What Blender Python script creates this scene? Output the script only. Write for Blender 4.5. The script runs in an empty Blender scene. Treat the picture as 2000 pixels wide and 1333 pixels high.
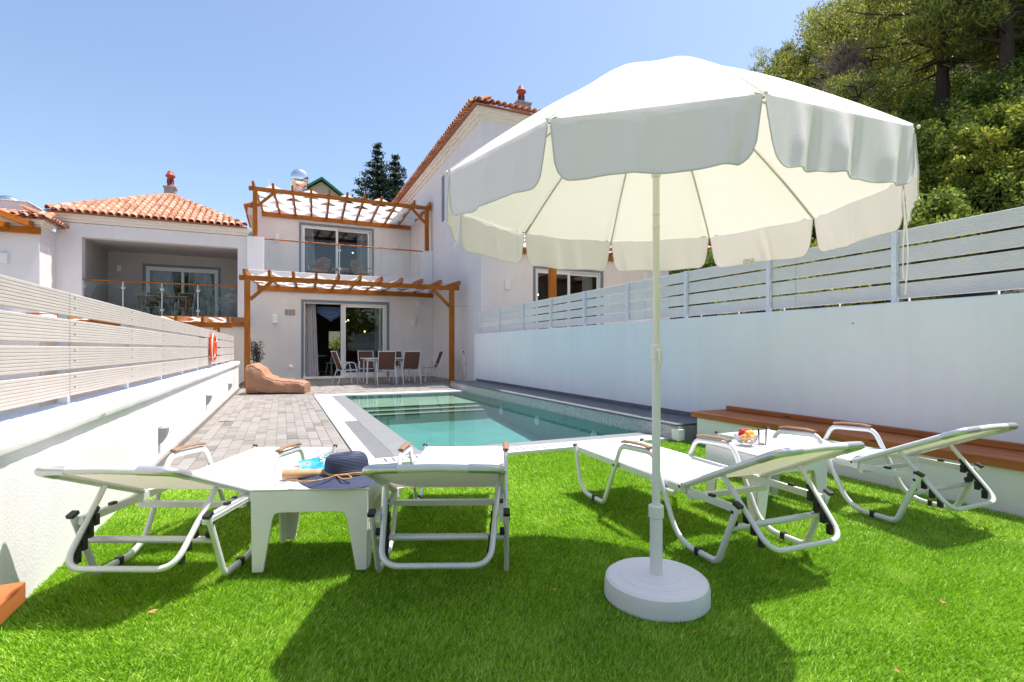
import bpy, bmesh, math, random
import numpy as np
from mathutils import Vector, Matrix, Euler
R = math.radians
random.seed(7)
scn = bpy.context.scene
col = scn.collection

# ------------------------------------------------------------------ camera, sky, sun, exposure
CAM_H = 1.05
YAW = math.atan(450 / 1004)
cam_d = bpy.data.cameras.new('camera')
cam_d.lens = 36 * 1004 / 2000
cam_d.sensor_width = 36
cam_d.shift_y = 15.5 / 2000
cam_d.clip_start = 0.02
cam_d.clip_end = 3000
cam = bpy.data.objects.new('camera', cam_d)
col.objects.link(cam)
cam.location = (0, 0, CAM_H)
cam.rotation_euler = (R(90), 0, -YAW)
scn.camera = cam

SUN = Vector((0.352, -0.03, 1.0)).normalized()          # towards the sun
w = bpy.data.worlds.new('World')
scn.world = w
w.use_nodes = True
wn = w.node_tree
for n in list(wn.nodes):
    wn.nodes.remove(n)
sky = wn.nodes.new('ShaderNodeTexSky')
sky.sky_type = 'NISHITA'
sky.sun_disc = False
sky.sun_elevation = math.asin(SUN.z)
sky.sun_rotation = math.atan2(SUN.x, SUN.y)
sky.air_density = 1.0
sky.dust_density = 1.6
sky.ozone_density = 1.6
bg = wn.nodes.new('ShaderNodeBackground')
bg.inputs['Strength'].default_value = 0.15
wo = wn.nodes.new('ShaderNodeOutputWorld')
wn.links.new(sky.outputs[0], bg.inputs[0])
wn.links.new(bg.outputs[0], wo.inputs[0])
sl = bpy.data.lights.new('sun', 'SUN')
sl.energy = 5.0
sl.angle = R(0.53)
sl.color = (1.0, 0.965, 0.91)
so = bpy.data.objects.new('sun', sl)
col.objects.link(so)
so.rotation_euler = SUN.to_track_quat('Z', 'Y').to_euler()
so.location = SUN * 40
scn.view_settings.view_transform = 'Standard'
scn.view_settings.look = 'None'
scn.view_settings.gamma = 1
scn.view_settings.exposure = 0.66
scn.view_settings.use_curve_mapping = False
scn.cycles.max_bounces = 10
scn.cycles.transparent_max_bounces = 16
scn.cycles.transmission_bounces = 8

# ------------------------------------------------------------------ helpers
_F = (math.sin(YAW), math.cos(YAW)); _R = (math.cos(YAW), -math.sin(YAW))
def ray(px, py):
    u = (px - 1000) / 1004; v = (682 - py) / 1004
    return (_F[0] + u * _R[0], _F[1] + u * _R[1], v)
def atY(px, py, y):
    """point of the vertical plane Y=y that the photo shows at this pixel"""
    r = ray(px, py); t = y / r[1]
    return Vector((t * r[0], y, CAM_H + t * r[2]))
def atX(px, py, x):
    r = ray(px, py); t = x / r[0]
    return Vector((x, t * r[1], CAM_H + t * r[2]))
def atZ(px, py, z=0.0):
    r = ray(px, py); t = (z - CAM_H) / r[2]
    return Vector((t * r[0], t * r[1], z))

class MB:
    """collects simple shapes and links them as ONE mesh object"""
    def __init__(s):
        s.v = []; s.f = []
    def add(s, vs, fs, m=None):
        o = len(s.v)
        s.v += [tuple(m @ Vector(q)) if m is not None else tuple(q) for q in vs]
        s.f += [tuple(i + o for i in f) for f in fs]
        return s
    def box(s, x0, x1, y0, y1, z0, z1, m=None):
        vs = [(x0,y0,z0),(x1,y0,z0),(x1,y1,z0),(x0,y1,z0),(x0,y0,z1),(x1,y0,z1),(x1,y1,z1),(x0,y1,z1)]
        fs = [(0,3,2,1),(4,5,6,7),(0,1,5,4),(1,2,6,5),(2,3,7,6),(3,0,4,7)]
        return s.add(vs, fs, m)
    def bar(s, a, b, wd, ht, up=(0,0,1)):
        """rectangular bar from a to b"""
        a = Vector(a); b = Vector(b); d = (b - a).normalized(); up = Vector(up)
        sx = d.cross(up)
        if sx.length < 1e-4: sx = d.cross(Vector((0,1,0)))
        sx.normalize(); sz = sx.cross(d).normalized()
        vs = []
        for p in (a, b):
            for i, j in ((-1,-1),(1,-1),(1,1),(-1,1)):
                vs.append(p + sx * (i * wd / 2) + sz * (j * ht / 2))
        return s.add(vs, [(3,2,1,0),(4,5,6,7),(0,1,5,4),(1,2,6,5),(2,3,7,6),(3,0,4,7)])
    def prism(s, poly, d0, d1, axis='y', m=None):
        """polygon in the plane across the axis, extruded along it"""
        n = len(poly); vs = []
        for d in (d0, d1):
            for (a, b) in poly:
                vs.append((a, d, b) if axis == 'y' else (d, a, b) if axis == 'x' else (a, b, d))
        fs = [tuple(range(n))[::-1], tuple(range(n, 2*n))]
        fs += [(i, (i+1) % n, n + (i+1) % n, n + i) for i in range(n)]
        return s.add(vs, fs, m)
    def tube(s, pts, r, n=8, closed=False, flat=1.0, ref=None, caps=True):
        pts = [Vector(p) for p in pts]; N = len(pts)
        rs = r if isinstance(r, (list, tuple)) else [r] * N
        o = len(s.v); prev = Vector(ref) if ref is not None else None
        for i, p in enumerate(pts):
            if closed: d = pts[(i+1) % N] - pts[i-1]
            else: d = pts[min(i+1, N-1)] - pts[max(i-1, 0)]
            d.normalize()
            if ref is not None: prev = Vector(ref)
            if prev is None:
                prev = Vector((0,0,1)) if abs(d.z) < .9 else Vector((1,0,0))
            a = prev - d * prev.dot(d)
            if a.length < 1e-5: a = d.orthogonal()
            a.normalize(); b = d.cross(a); prev = a
            for k in range(n):
                t = 2 * math.pi * k / n
                s.v.append(tuple(p + a * (math.cos(t) * rs[i] * flat) + b * (math.sin(t) * rs[i])))
        m = N if closed else N - 1
        for i in range(m):
            i0 = o + i * n; i1 = o + ((i+1) % N) * n
            for k in range(n):
                s.f.append((i0 + k, i0 + (k+1) % n, i1 + (k+1) % n, i1 + k))
        if caps and not closed:
            s.f.append(tuple(o + k for k in range(n))[::-1])
            s.f.append(tuple(o + (N-1) * n + k for k in range(n)))
        return s
    def lathe(s, prof, n=24, c=(0,0,0), m=None):
        vs = []; fs = []; k = len(prof)
        for i in range(n):
            t = 2 * math.pi * i / n
            for (r, z) in prof:
                vs.append((c[0] + r * math.cos(t), c[1] + r * math.sin(t), c[2] + z))
        for i in range(n):
            j = (i + 1) % n
            for q in range(k - 1):
                fs.append((i*k + q, j*k + q, j*k + q + 1, i*k + q + 1))
        if prof[0][0] > 1e-6: fs.append(tuple(i*k for i in range(n))[::-1])
        if prof[-1][0] > 1e-6: fs.append(tuple(i*k + k - 1 for i in range(n)))
        return s.add(vs, fs, m)
    def grid(s, fn, nu, nv):
        o = len(s.v)
        for j in range(nv + 1):
            for i in range(nu + 1):
                s.v.append(tuple(fn(i / nu, j / nv)))
        for j in range(nv):
            for i in range(nu):
                a = o + j * (nu + 1) + i
                s.f.append((a, a + 1, a + nu + 2, a + nu + 1))
        return s
    def sphere(s, c, r, nu=12, nv=8, sc=(1,1,1)):
        prof = [(r * math.sin(math.pi * i / nv) if 0 < i < nv else 1e-5, -r * math.cos(math.pi * i / nv)) for i in range(nv + 1)]
        m = Matrix.Translation(Vector(c)) @ Matrix.Diagonal((sc[0], sc[1], sc[2], 1))
        return s.lathe(prof, nu, (0,0,0), m)
    def mesh(s, name, mat, smooth=False, angle=35, fix=False):
        me = bpy.data.meshes.new(name)
        me.from_pydata(s.v, [], s.f)
        if fix:
            bm = bmesh.new(); bm.from_mesh(me)
            bmesh.ops.remove_doubles(bm, verts=bm.verts, dist=1e-5)
            bmesh.ops.recalc_face_normals(bm, faces=bm.faces)
            bm.to_mesh(me); bm.free()
        if mat is not None: me.materials.append(mat)
        if smooth:
            me.polygons.foreach_set('use_smooth', [True] * len(me.polygons))
            me.set_sharp_from_angle(angle=R(angle))
        me.update()
        return me
    def build(s, name, mat, parent=None, smooth=False, bevel=0, fix=False, angle=35):
        return link(name, s.mesh(name, mat, smooth, angle, fix), parent, bevel)

def link(name, me, parent=None, bevel=0):
    o = bpy.data.objects.new(name, me)
    col.objects.link(o)
    if parent is not None: o.parent = parent
    if bevel:
        b = o.modifiers.new('bevel', 'BEVEL'); b.width = bevel; b.segments = 2
        b.limit_method = 'ANGLE'; b.angle_limit = R(40)
    return o
def thing(name, label, cat, loc=(0,0,0), rz=0.0, group=None):
    o = bpy.data.objects.new(name, None)
    o.empty_display_size = .1
    col.objects.link(o)
    o.location = loc; o.rotation_euler = (0, 0, rz)
    return tag(o, label, cat, group)
def tag(o, label, cat, group=None):
    o['label'] = label; o['category'] = cat
    if group: o['group'] = group
    return o
def struct(o, kind='structure'):
    o['kind'] = kind
    return o
def children(o):
    return [c for c in bpy.data.objects if c.parent == o]
def copy_tree(o, parent=None):
    kids = children(o)
    c = o.copy(); col.objects.link(c); c.parent = parent
    for k in kids: copy_tree(k, c)
    return c
def fillet(pts, rad, n=6):
    pts = [Vector(p) for p in pts]
    if not isinstance(rad, (list, tuple)): rad = [rad] * len(pts)
    out = [pts[0]]
    for i in range(1, len(pts) - 1):
        p = pts[i]; a = pts[i-1] - p; b = pts[i+1] - p
        ang = a.angle(b); t = rad[i] / math.tan(ang / 2)
        t = min(t, a.length * .49, b.length * .49)
        p0 = p + a.normalized() * t; p1 = p + b.normalized() * t
        for k in range(n + 1):
            q = k / n
            out.append(p0 * (1-q)**2 + p * (2*q*(1-q)) + p1 * q*q)
    out.append(pts[-1])
    return out

# ------------------------------------------------------------------ materials
def nodes(name):
    m = bpy.data.materials.new(name); m.use_nodes = True
    nt = m.node_tree
    return m, nt, nt.nodes['Principled BSDF'], nt.nodes['Material Output']
def noise(nt, scale, detail=3, vec=None, rough=.55, stretch=None, coord='Object'):
    tc = nt.nodes.new('ShaderNodeTexCoord'); tex = nt.nodes.new('ShaderNodeTexNoise')
    src = tc.outputs[coord]
    if stretch:
        mp = nt.nodes.new('ShaderNodeMapping'); mp.inputs['Scale'].default_value = stretch
        nt.links.new(src, mp.inputs[0]); src = mp.outputs[0]
    nt.links.new(src, tex.inputs['Vector'])
    tex.inputs['Scale'].default_value = scale; tex.inputs['Detail'].default_value = detail
    tex.inputs['Roughness'].default_value = rough
    return tex
def ramp(nt, fac, stops):
    r = nt.nodes.new('ShaderNodeValToRGB')
    el = r.color_ramp.elements
    while len(el) < len(stops): el.new(.5)
    for e, (p, c) in zip(el, stops):
        e.position = p; e.color = (c[0], c[1], c[2], 1)
    nt.links.new(fac, r.inputs[0])
    return r
def bump(nt, b, fac, strength=.2, dist=.01):
    bp = nt.nodes.new('ShaderNodeBump'); bp.inputs['Strength'].default_value = strength
    bp.inputs['Distance'].default_value = dist
    nt.links.new(fac, bp.inputs['Height']); nt.links.new(bp.outputs[0], b.inputs['Normal'])
def mix_rgb(nt, fac, a, b, mode='MIX'):
    mx = nt.nodes.new('ShaderNodeMix'); mx.data_type = 'RGBA'; mx.blend_type = mode
    for sock, v in ((mx.inputs[0], fac), (mx.inputs[6], a), (mx.inputs[7], b)):
        if isinstance(v, (int, float)): sock.default_value = v
        elif isinstance(v, tuple): sock.default_value = (v[0], v[1], v[2], 1)
        else: nt.links.new(v, sock)
    return mx.outputs[2]
def mat(name, c, rough=.5, metal=0., var=0., vs=4., bmp=0., bs=60., bd=.005, stretch=None, spec=.5, rnd=0.):
    m, nt, b, out = nodes(name)
    b.inputs['Base Color'].default_value = (*c, 1); b.inputs['Roughness'].default_value = rough
    b.inputs['Metallic'].default_value = metal; b.inputs['Specular IOR Level'].default_value = spec
    src = None
    if var:
        t = noise(nt, vs, 5, stretch=stretch)
        r = ramp(nt, t.outputs['Fac'], [(.25, [x * (1 - var) for x in c]), (.75, [min(1, x * (1 + var)) for x in c])])
        src = r.outputs[0]
    if rnd:
        oi = nt.nodes.new('ShaderNodeObjectInfo')
        r2 = ramp(nt, oi.outputs['Random'], [(0, [1 - rnd] * 3), (1, [1 + rnd] * 3)])
        src = mix_rgb(nt, 1.0, src if src is not None else c, r2.outputs[0], 'MULTIPLY')
    if src is not None: nt.links.new(src, b.inputs['Base Color'])
    if bmp:
        t2 = noise(nt, bs, 4, stretch=stretch)
        bump(nt, b, t2.outputs['Fac'], bmp, bd)
    return m
def wood(name, c0, c1, rough=.45, axis=0, scale=3.):
    m, nt, b, out = nodes(name)
    st = [14, 14, 14]; st[axis] = .8
    t = noise(nt, scale, 6, stretch=st, rough=.6)
    t2 = noise(nt, 1.6, 3)
    f = mix_rgb(nt, .35, t.outputs['Fac'], t2.outputs['Fac'])
    r = ramp(nt, f, [(.32, c0), (.62, c1)])
    # knots
    vo = nt.nodes.new('ShaderNodeTexVoronoi'); tc = nt.nodes.new('ShaderNodeTexCoord')
    mp = nt.nodes.new('ShaderNodeMapping'); ks = [9, 9, 9]; ks[axis] = 2.2; mp.inputs['Scale'].default_value = ks
    nt.links.new(tc.outputs['Object'], mp.inputs[0]); nt.links.new(mp.outputs[0], vo.inputs['Vector']); vo.inputs['Scale'].default_value = 1
    kr = ramp(nt, vo.outputs['Distance'], [(.05, [.45, .32, .25]), (.13, [1, 1, 1])])
    cc = mix_rgb(nt, 1.0, r.outputs[0], kr.outputs[0], 'MULTIPLY')
    nt.links.new(cc, b.inputs['Base Color']); b.inputs['Roughness'].default_value = rough; b.inputs['Specular IOR Level'].default_value = .22
    bump(nt, b, t.outputs['Fac'], .15, .004)
    return m
def thin_glass(name, tint=(.92,.96,.95), rough=.0, ior=1.5, boost=1.0, clear=1.0):
    """single-sheet pane: clear with Fresnel reflection"""
    m, nt, b, out = nodes(name); nt.nodes.remove(b)
    tr = nt.nodes.new('ShaderNodeBsdfTransparent'); tr.inputs[0].default_value = (*tint, 1)
    gl = nt.nodes.new('ShaderNodeBsdfGlossy'); gl.inputs['Roughness'].default_value = rough
    fr = nt.nodes.new('ShaderNodeFresnel'); fr.inputs[0].default_value = ior
    mm = nt.nodes.new('ShaderNodeMath'); mm.operation = 'MULTIPLY'; mm.inputs[1].default_value = boost; mm.use_clamp = True
    mx = nt.nodes.new('ShaderNodeMixShader')
    nt.links.new(fr.outputs[0], mm.inputs[0]); nt.links.new(mm.outputs[0], mx.inputs[0])
    nt.links.new(tr.outputs[0], mx.inputs[1]); nt.links.new(gl.outputs[0], mx.inputs[2])
    nt.links.new(mx.outputs[0], out.inputs[0])
    return m
def cloth(name, c, tc, f=.4, weave=900, rough=.8, bs=.08, fold=0.):
    """fabric that lets part of the light through"""
    m, nt, b, out = nodes(name)
    b.inputs['Base Color'].default_value = (*c, 1); b.inputs['Roughness'].default_value = rough
    b.inputs['Specular IOR Level'].default_value = .15
    t = noise(nt, weave, 2); t3 = noise(nt, 5, 3)
    if fold:
        h = mix_rgb(nt, fold, t.outputs['Fac'], t3.outputs['Fac'])
        bump(nt, b, h, .35, .02)
    else:
        bump(nt, b, t.outputs['Fac'], bs, .002)
    tl = nt.nodes.new('ShaderNodeBsdfTranslucent'); tl.inputs[0].default_value = (*tc, 1)
    mx = nt.nodes.new('ShaderNodeMixShader'); mx.inputs[0].default_value = f
    nt.links.new(b.outputs[0], mx.inputs[1]); nt.links.new(tl.outputs[0], mx.inputs[2])
    nt.links.new(mx.outputs[0], out.inputs[0])
    return m
def leaf_mat(name, c0, c1, c2, trans=.35, clump=1.2):
    """foliage: each leaf its own tone, patches of tone through the crown"""
    m, nt, b, out = nodes(name)
    ge = nt.nodes.new('ShaderNodeNewGeometry')
    r = ramp(nt, ge.outputs['Random Per Island'], [(0, c0), (.55, c1), (1, c2)])
    t = noise(nt, clump, 2)
    r2 = ramp(nt, t.outputs['Fac'], [(.35, [.75, .8, .8]), (.65, [1.2, 1.12, .95])])
    oi = nt.nodes.new('ShaderNodeObjectInfo')
    r3 = ramp(nt, oi.outputs['Random'], [(0, [.8, .85, .9]), (1, [1.2, 1.1, .9])])
    cc = mix_rgb(nt, 1., mix_rgb(nt, 1., r.outputs[0], r2.outputs[0], 'MULTIPLY'), r3.outputs[0], 'MULTIPLY')
    nt.links.new(cc, b.inputs['Base Color']); b.inputs['Roughness'].default_value = .5
    b.inputs['Specular IOR Level'].default_value = .35
    tl = nt.nodes.new('ShaderNodeBsdfTranslucent'); nt.links.new(cc, tl.inputs[0])
    mx = nt.nodes.new('ShaderNodeMixShader'); mx.inputs[0].default_value = trans
    nt.links.new(b.outputs[0], mx.inputs[1]); nt.links.new(tl.outputs[0], mx.inputs[2])
    nt.links.new(mx.outputs[0], out.inputs[0])
    return m
def emit(name, c, s):
    m, nt, b, out = nodes(name)
    b.inputs['Base Color'].default_value = (*c, 1)
    b.inputs['Emission Color'].default_value = (*c, 1); b.inputs['Emission Strength'].default_value = s
    return m
def plaster(name, c, var=.05, bmp=.25, stain=.0):
    m, nt, b, out = nodes(name)
    t = noise(nt, 1.3, 6); t2 = noise(nt, 90, 4, rough=.7); t3 = noise(nt, 14, 3)
    r = ramp(nt, t.outputs['Fac'], [(.3, [x * (1 - var) for x in c]), (.7, [min(.9, x * (1 + var * .5)) for x in c])])
    st_ = noise(nt, 1.0, 5, stretch=(5, 5, .5), rough=.65)
    r4 = ramp(nt, st_.outputs['Fac'], [(.25, (.955, .95, .945)), (.55, (1, 1, 1))])
    nt.links.new(mix_rgb(nt, 1., r.outputs[0], r4.outputs[0], 'MULTIPLY'), b.inputs['Base Color']); b.inputs['Roughness'].default_value = .85
    b.inputs['Specular IOR Level'].default_value = .2
    h = mix_rgb(nt, .4, t2.outputs['Fac'], t3.outputs['Fac'])
    bump(nt, b, h, bmp, .008)
    return m

M_WALLW = plaster('white_render', (.82, .795, .79), .035, .55)
M_HOUSE = plaster('house_plaster', (.78, .745, .735), .035, .25)
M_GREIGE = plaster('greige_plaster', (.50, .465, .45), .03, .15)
M_CORN = plaster('cornice_plaster', (.80, .74, .66), .03, .15)
M_STAIN = wood('stained_pine', (.24, .065, .004), (.44, .14, .010), .42, 0)
M_STAINY = wood('stained_pine_rafter', (.24, .065, .004), (.44, .14, .010), .42, 1)
M_STAINZ = wood('stained_pine_post', (.24, .065, .004), (.44, .14, .010), .42, 2)
M_BENCH = wood('bench_timber', (.30, .085, .025), (.46, .15, .042), .45, 1, 2.)
M_ENDG = mat('timber_end_grain', (.11, .028, .012), .6, var=.2, vs=40)
M_COMP = mat('composite_board', (.53, .475, .44), .7, var=.05, vs=6, bmp=.1, bs=200, rnd=.04)
M_COMPG = mat('composite_board_grey', (.74, .685, .655), .7, var=.05, vs=6, bmp=.1, bs=200, rnd=.04)
M_POST = mat('galvanised_post', (.74, .74, .77), .5, .1, var=.12, vs=20)
M_WPOST = mat('white_post', (.78, .78, .78), .5)
M_ALU = mat('white_aluminium', (.70, .705, .72), .32, .25, var=.03, vs=10)
M_ALUG = mat('satin_aluminium', (.62, .63, .64), .3, .75)
M_BLACK = mat('black_plastic', (.015, .015, .017), .45)
M_PAD = wood('teak_pad', (.19, .105, .062), (.30, .18, .11), .5, 1, 4)
M_SLING = cloth('white_sling', (.82, .80, .79), (.80, .68, .58), .17, 700)
M_PLAST = mat('white_plastic', (.80, .77, .775), .38, var=.02, vs=3, bmp=.04, bs=300, spec=.45)
M_CANOPY = cloth('parasol_cloth', (.86, .83, .82), (.90, .80, .71), .22, 500, fold=.6)
M_VAL = cloth('parasol_valance', (.86, .80, .83), (.84, .76, .72), .22, 500, fold=.6)
M_HEM = cloth('valance_binding', (.76, .74, .75), (.6, .6, .58), .25, 500)
M_POLE = mat('parasol_pole', (.78, .75, .73), .35)
M_BASE = mat('parasol_base', (.76, .745, .77), .45, var=.02, vs=8, bmp=.05, bs=150)
M_SAIL = cloth('pergola_cloth', (.84, .83, .80), (.85, .82, .78), .45, 300, fold=.5)
M_ROOF = mat('roof_underlay', (.36, .15, .09), .85, var=.25, vs=8)
M_FRAME = mat('window_surround', (.17, .21, .26), .5, var=.05, vs=8)
M_LEAF = mat('white_joinery', (.76, .76, .75), .35)
M_GLASS = thin_glass('window_glass', (.82, .87, .86), 0, 1.5, 1.3)
M_RAILG = thin_glass('railing_glass', (.95, .975, .97), 0, 1.45, .9)
M_CURT = cloth('sheer_curtain', (.78, .76, .80), (.7, .68, .72), .35, 400)
M_SWAG = cloth('blue_swag', (.12, .20, .36), (.1, .16, .3), .2, 300)
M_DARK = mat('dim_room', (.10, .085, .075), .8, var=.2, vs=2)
M_CHROME = mat('chrome', (.75, .76, .78), .12, 1.0)
M_TANK = mat('polished_tank', (.8, .82, .85), .06, 1.0)
M_MESHB = cloth('brown_mesh', (.15, .075, .055), (.12, .06, .04), .15, 600)
M_BAG = mat('tan_fabric', (.33, .175, .105), .85, var=.14, vs=7, bmp=.6, bs=11, bd=.05)
M_SEAM = mat('bag_piping', (.30, .12, .06), .8)
M_CONC = mat('grey_concrete', (.34, .33, .32), .85, var=.2, vs=12, bmp=.3, bs=40)
M_CLAY = mat('red_clay', (.33, .055, .03), .6, var=.2, vs=14)
M_LAMP = mat('lamp_grey', (.30, .31, .32), .5, .2)
M_WLAMP = mat('lamp_white', (.80, .79, .77), .5)
M_RING = mat('lifebuoy_orange', (.85, .085, .015), .4, var=.08, vs=12)
M_WHITE = mat('white_paint', (.80, .80, .80), .5)
M_STRAW = None

def tile_mat():
    m, nt, b, out = nodes('terracotta')
    oi = nt.nodes.new('ShaderNodeObjectInfo')
    r = ramp(nt, oi.outputs['Random'], [(0, (.42, .17, .095)), (.5, (.56, .27, .17)), (.85, (.62, .36, .25)), (1, (.36, .15, .10))])
    t = noise(nt, 16, 5)
    r2 = ramp(nt, t.outputs['Fac'], [(.3, (.72, .7, .68)), (.65, (1.1, 1.08, 1.05))])
    nt.links.new(mix_rgb(nt, 1., r.outputs[0], r2.outputs[0], 'MULTIPLY'), b.inputs['Base Color'])
    b.inputs['Roughness'].default_value = .85
    bump(nt, b, t.outputs['Fac'], .3, .01)
    return m
M_TILE = tile_mat()

# ================================================================== SETTING
# ---- far ground: one sheet reaching the horizon, well below the plots
gm = mat('dry_ground', (.20, .17, .11), .95, var=.3, vs=.25, bmp=.5, bs=3, bd=.1)
struct(MB().box(-1500, 1500, -1500, 1500, -2.4, -1.75).build('ground', gm))
# our plot: soil under lawn, retained between the garden walls (pool basin left open)
soil = mat('soil', (.12, .10, .07), .95, var=.2, vs=4)
struct(MB().box(-1.17, 4.95, -4, 4.60, -1.74, -.03).build('plot_terrain', soil))
struct(MB().box(-1.17, .62, 4.60, 24, -1.74, -.02).box(.62, 5.4, 12.25, 24, -1.74, -.021).box(4.95, 5.4, -4, 12.25, -1.74, -.022).build('patio_terrain', soil))
# neighbouring plots: lower on the left, higher on the right
nm = mat('neighbour_paving', (.36, .33, .30), .9, var=.15, vs=3)
struct(MB().box(-14, -1.20, -6, 26, -1.74, -1.15).build('lower_terrace', nm))
struct(MB().box(5.42, 16, -4, 26, -1.74, .85).build('upper_terrace', nm))
# hillside on the right
def hill_z(x, y):
    s = max(0.0, x - 12.5 - .10 * max(0, y))
    m = 1 / (1 + math.exp(min(50, (y - .85 * x - 3.0) / 1.6)))
    return .8 + .78 * s * m + .25 * math.sin(x * .9 + y * .4) * m
def hillf(u, v):
    x = 11 + 60 * u; y = -45 + 105 * v
    return (x, y, min(hill_z(x, y), 30) - .15)
hm = mat('hill_soil', (.075, .07, .03), .95, var=.4, vs=.8, bmp=.6, bs=4, bd=.1)
struct(MB().grid(hillf, 60, 90).build('hill', hm, smooth=True))
# ---- lawn of artificial turf: backing sheet plus blades
LX0, LX1, LY1 = -.975, 4.20, 4.63
def turf_mat(name, k=1.0):
    m, nt, b, out = nodes(name)
    ge = nt.nodes.new('ShaderNodeNewGeometry')
    r = ramp(nt, ge.outputs['Random Per Island'],
             [(0, (.050 * k, .118 * k, .005 * k)), (.45, (.132 * k, .235 * k, .008 * k)), (.85, (.20 * k, .305 * k, .014 * k)), (1, (.32 * k, .38 * k, .11 * k))])
    t = noise(nt, 2.2, 4)
    r2 = ramp(nt, t.outputs['Fac'], [(.3, (.70, .80, .70)), (.7, (1.0, 1.0, 1.0))])
    t5 = noise(nt, 4.5, 5, rough=.65)
    pf = ramp(nt, t5.outputs['Fac'], [(.52, (0, 0, 0)), (.74, (.55, .55, .55))])
    cc = mix_rgb(nt, pf.outputs[0], mix_rgb(nt, 1., r.outputs[0], r2.outputs[0], 'MULTIPLY'), (.24 * k, .31 * k, .055 * k))
    nt.links.new(cc, b.inputs['Base Color']); b.inputs['Roughness'].default_value = .42
    b.inputs['Specular IOR Level'].default_value = .4
    tl = nt.nodes.new('ShaderNodeBsdfTranslucent'); nt.links.new(cc, tl.inputs[0])
    mx = nt.nodes.new('ShaderNodeMixShader'); mx.inputs[0].default_value = .28
    nt.links.new(b.outputs[0], mx.inputs[1]); nt.links.new(tl.outputs[0], mx.inputs[2])
    nt.links.new(mx.outputs[0], out.inputs[0])
    return m
M_TURF = turf_mat('turf_fibre', 2.3)
lb = mat('turf_backing', (.13, .25, .012), .9, var=.35, vs=60, bmp=.6, bs=300)
struct(MB().box(LX0, LX1, -3.5, LY1, -.029, -.004).build('lawn', lb))
def make_turf():
    rg = np.random.default_rng(3)
    N = 900000
    x = rg.uniform(LX0, LX1, N); y = rg.uniform(.2, LY1 - .004, N)
    d = _F[0] * x + _F[1] * y
    keep = (d > 1.25) & (rg.random(N) < np.clip((2.6 / np.maximum(d, .1)) ** 1.6, .22, 1))
    x = x[keep]; y = y[keep]; d = d[keep]; n = len(x)
    sc = np.clip(d / 2.4, 1, 1.9)
    # nap: leaning direction drifts slowly over the lawn
    a = 1.3 * np.sin(1.7 * x + .6 * y) + 1.1 * np.sin(1.3 * y - .8 * x + 1) - 1.2 + rg.normal(0, 1.0, n)
    ln = rg.uniform(.006, .024, n)
    hgt = rg.uniform(.006, .020, n)
    wd = rg.uniform(.0016, .0030, n) * sc
    fa = rg.uniform(0, 2 * np.pi, n)
    dx = np.cos(fa) * wd; dy = np.sin(fa) * wd
    co = np.empty((n, 3, 3), np.float32)
    co[:, 0] = np.stack([x - dx, y - dy, np.full(n, -.005)], 1)
    co[:, 1] = np.stack([x + dx, y + dy, np.full(n, -.005)], 1)
    co[:, 2] = np.stack([x + np.cos(a) * ln, np.minimum(y + np.sin(a) * ln, LY1 + .012), hgt], 1)
    me = bpy.data.meshes.new('turf')
    me.vertices.add(n * 3); me.vertices.foreach_set('co', co.ravel())
    me.loops.add(n * 3); me.loops.foreach_set('vertex_index', np.arange(n * 3, dtype=np.int32))
    me.polygons.add(n); me.polygons.foreach_set('loop_start', np.arange(0, n * 3, 3, dtype=np.int32))
    me.update(calc_edges=True)
    me.materials.append(M_TURF)
    return me
tf = struct(link('turf', make_turf()), 'stuff')
tag(tf, 'bright green artificial turf fibres of the lawn', 'grass')

# ---- stone paving: bed plus single pavers in columns
bed = mat('paving_joint', (.24, .22, .20), .95, var=.1, vs=10)
patio = struct(MB().box(-.98, .628, 4.60, 12.25, -.019, .0262).box(-.98, 5.2, 12.25, 18.9, -.0191, .0262).build('patio', bed))
def paver_mat():
    m, nt, b, out = nodes('stone_paver')
    oi = nt.nodes.new('ShaderNodeObjectInfo'); ge = nt.nodes.new('ShaderNodeNewGeometry')
    ad = nt.nodes.new('ShaderNodeMath'); ad.operation = 'ADD'
    nt.links.new(oi.outputs['Random'], ad.inputs[0]); nt.links.new(ge.outputs['Random Per Island'], ad.inputs[1])
    fr = nt.nodes.new('ShaderNodeMath'); fr.operation = 'FRACT'; nt.links.new(ad.outputs[0], fr.inputs[0])
    r = ramp(nt, fr.outputs[0], [(0, (.165, .15, .138)), (.12, (.225, .205, .187)), (.5, (.27, .245, .222)), (.88, (.295, .268, .244)), (1, (.265, .255, .245))])
    t = noise(nt, 6, 5, stretch=(2, 14, 2)); 
    r2 = ramp(nt, t.outputs['Fac'], [(.3, (.82, .81, .80)), (.7, (1, 1, 1))])
    nt.links.new(mix_rgb(nt, 1., r.outputs[0], r2.outputs[0], 'MULTIPLY'), b.inputs['Base Color'])
    b.inputs['Roughness'].default_value = .75
    bump(nt, b, t.outputs['Fac'], .25, .006)
    return m
M_PAV = paver_mat()
CW = .1155
paver_me = {}
for L in (.135, .20, .265):
    paver_me[L] = None
def paver_shape(mb, x0, x1, y0, y1, z):
    g = .0005; b = .0018
    mb.add([(x0+g,y0+g,.0),(x1-g,y0+g,.0),(x1-g,y1-g,.0),(x0+g,y1-g,.0),
            (x0+g+b,y0+g+b,z),(x1-g-b,y0+g+b,z),(x1-g-b,y1-g-b,z),(x0+g+b,y1-g-b,z)],
           [(4,5,6,7),(0,1,5,4),(1,2,6,5),(2,3,7,6),(3,0,4,7)])
rp = random.Random(5)
spots = []
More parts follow.
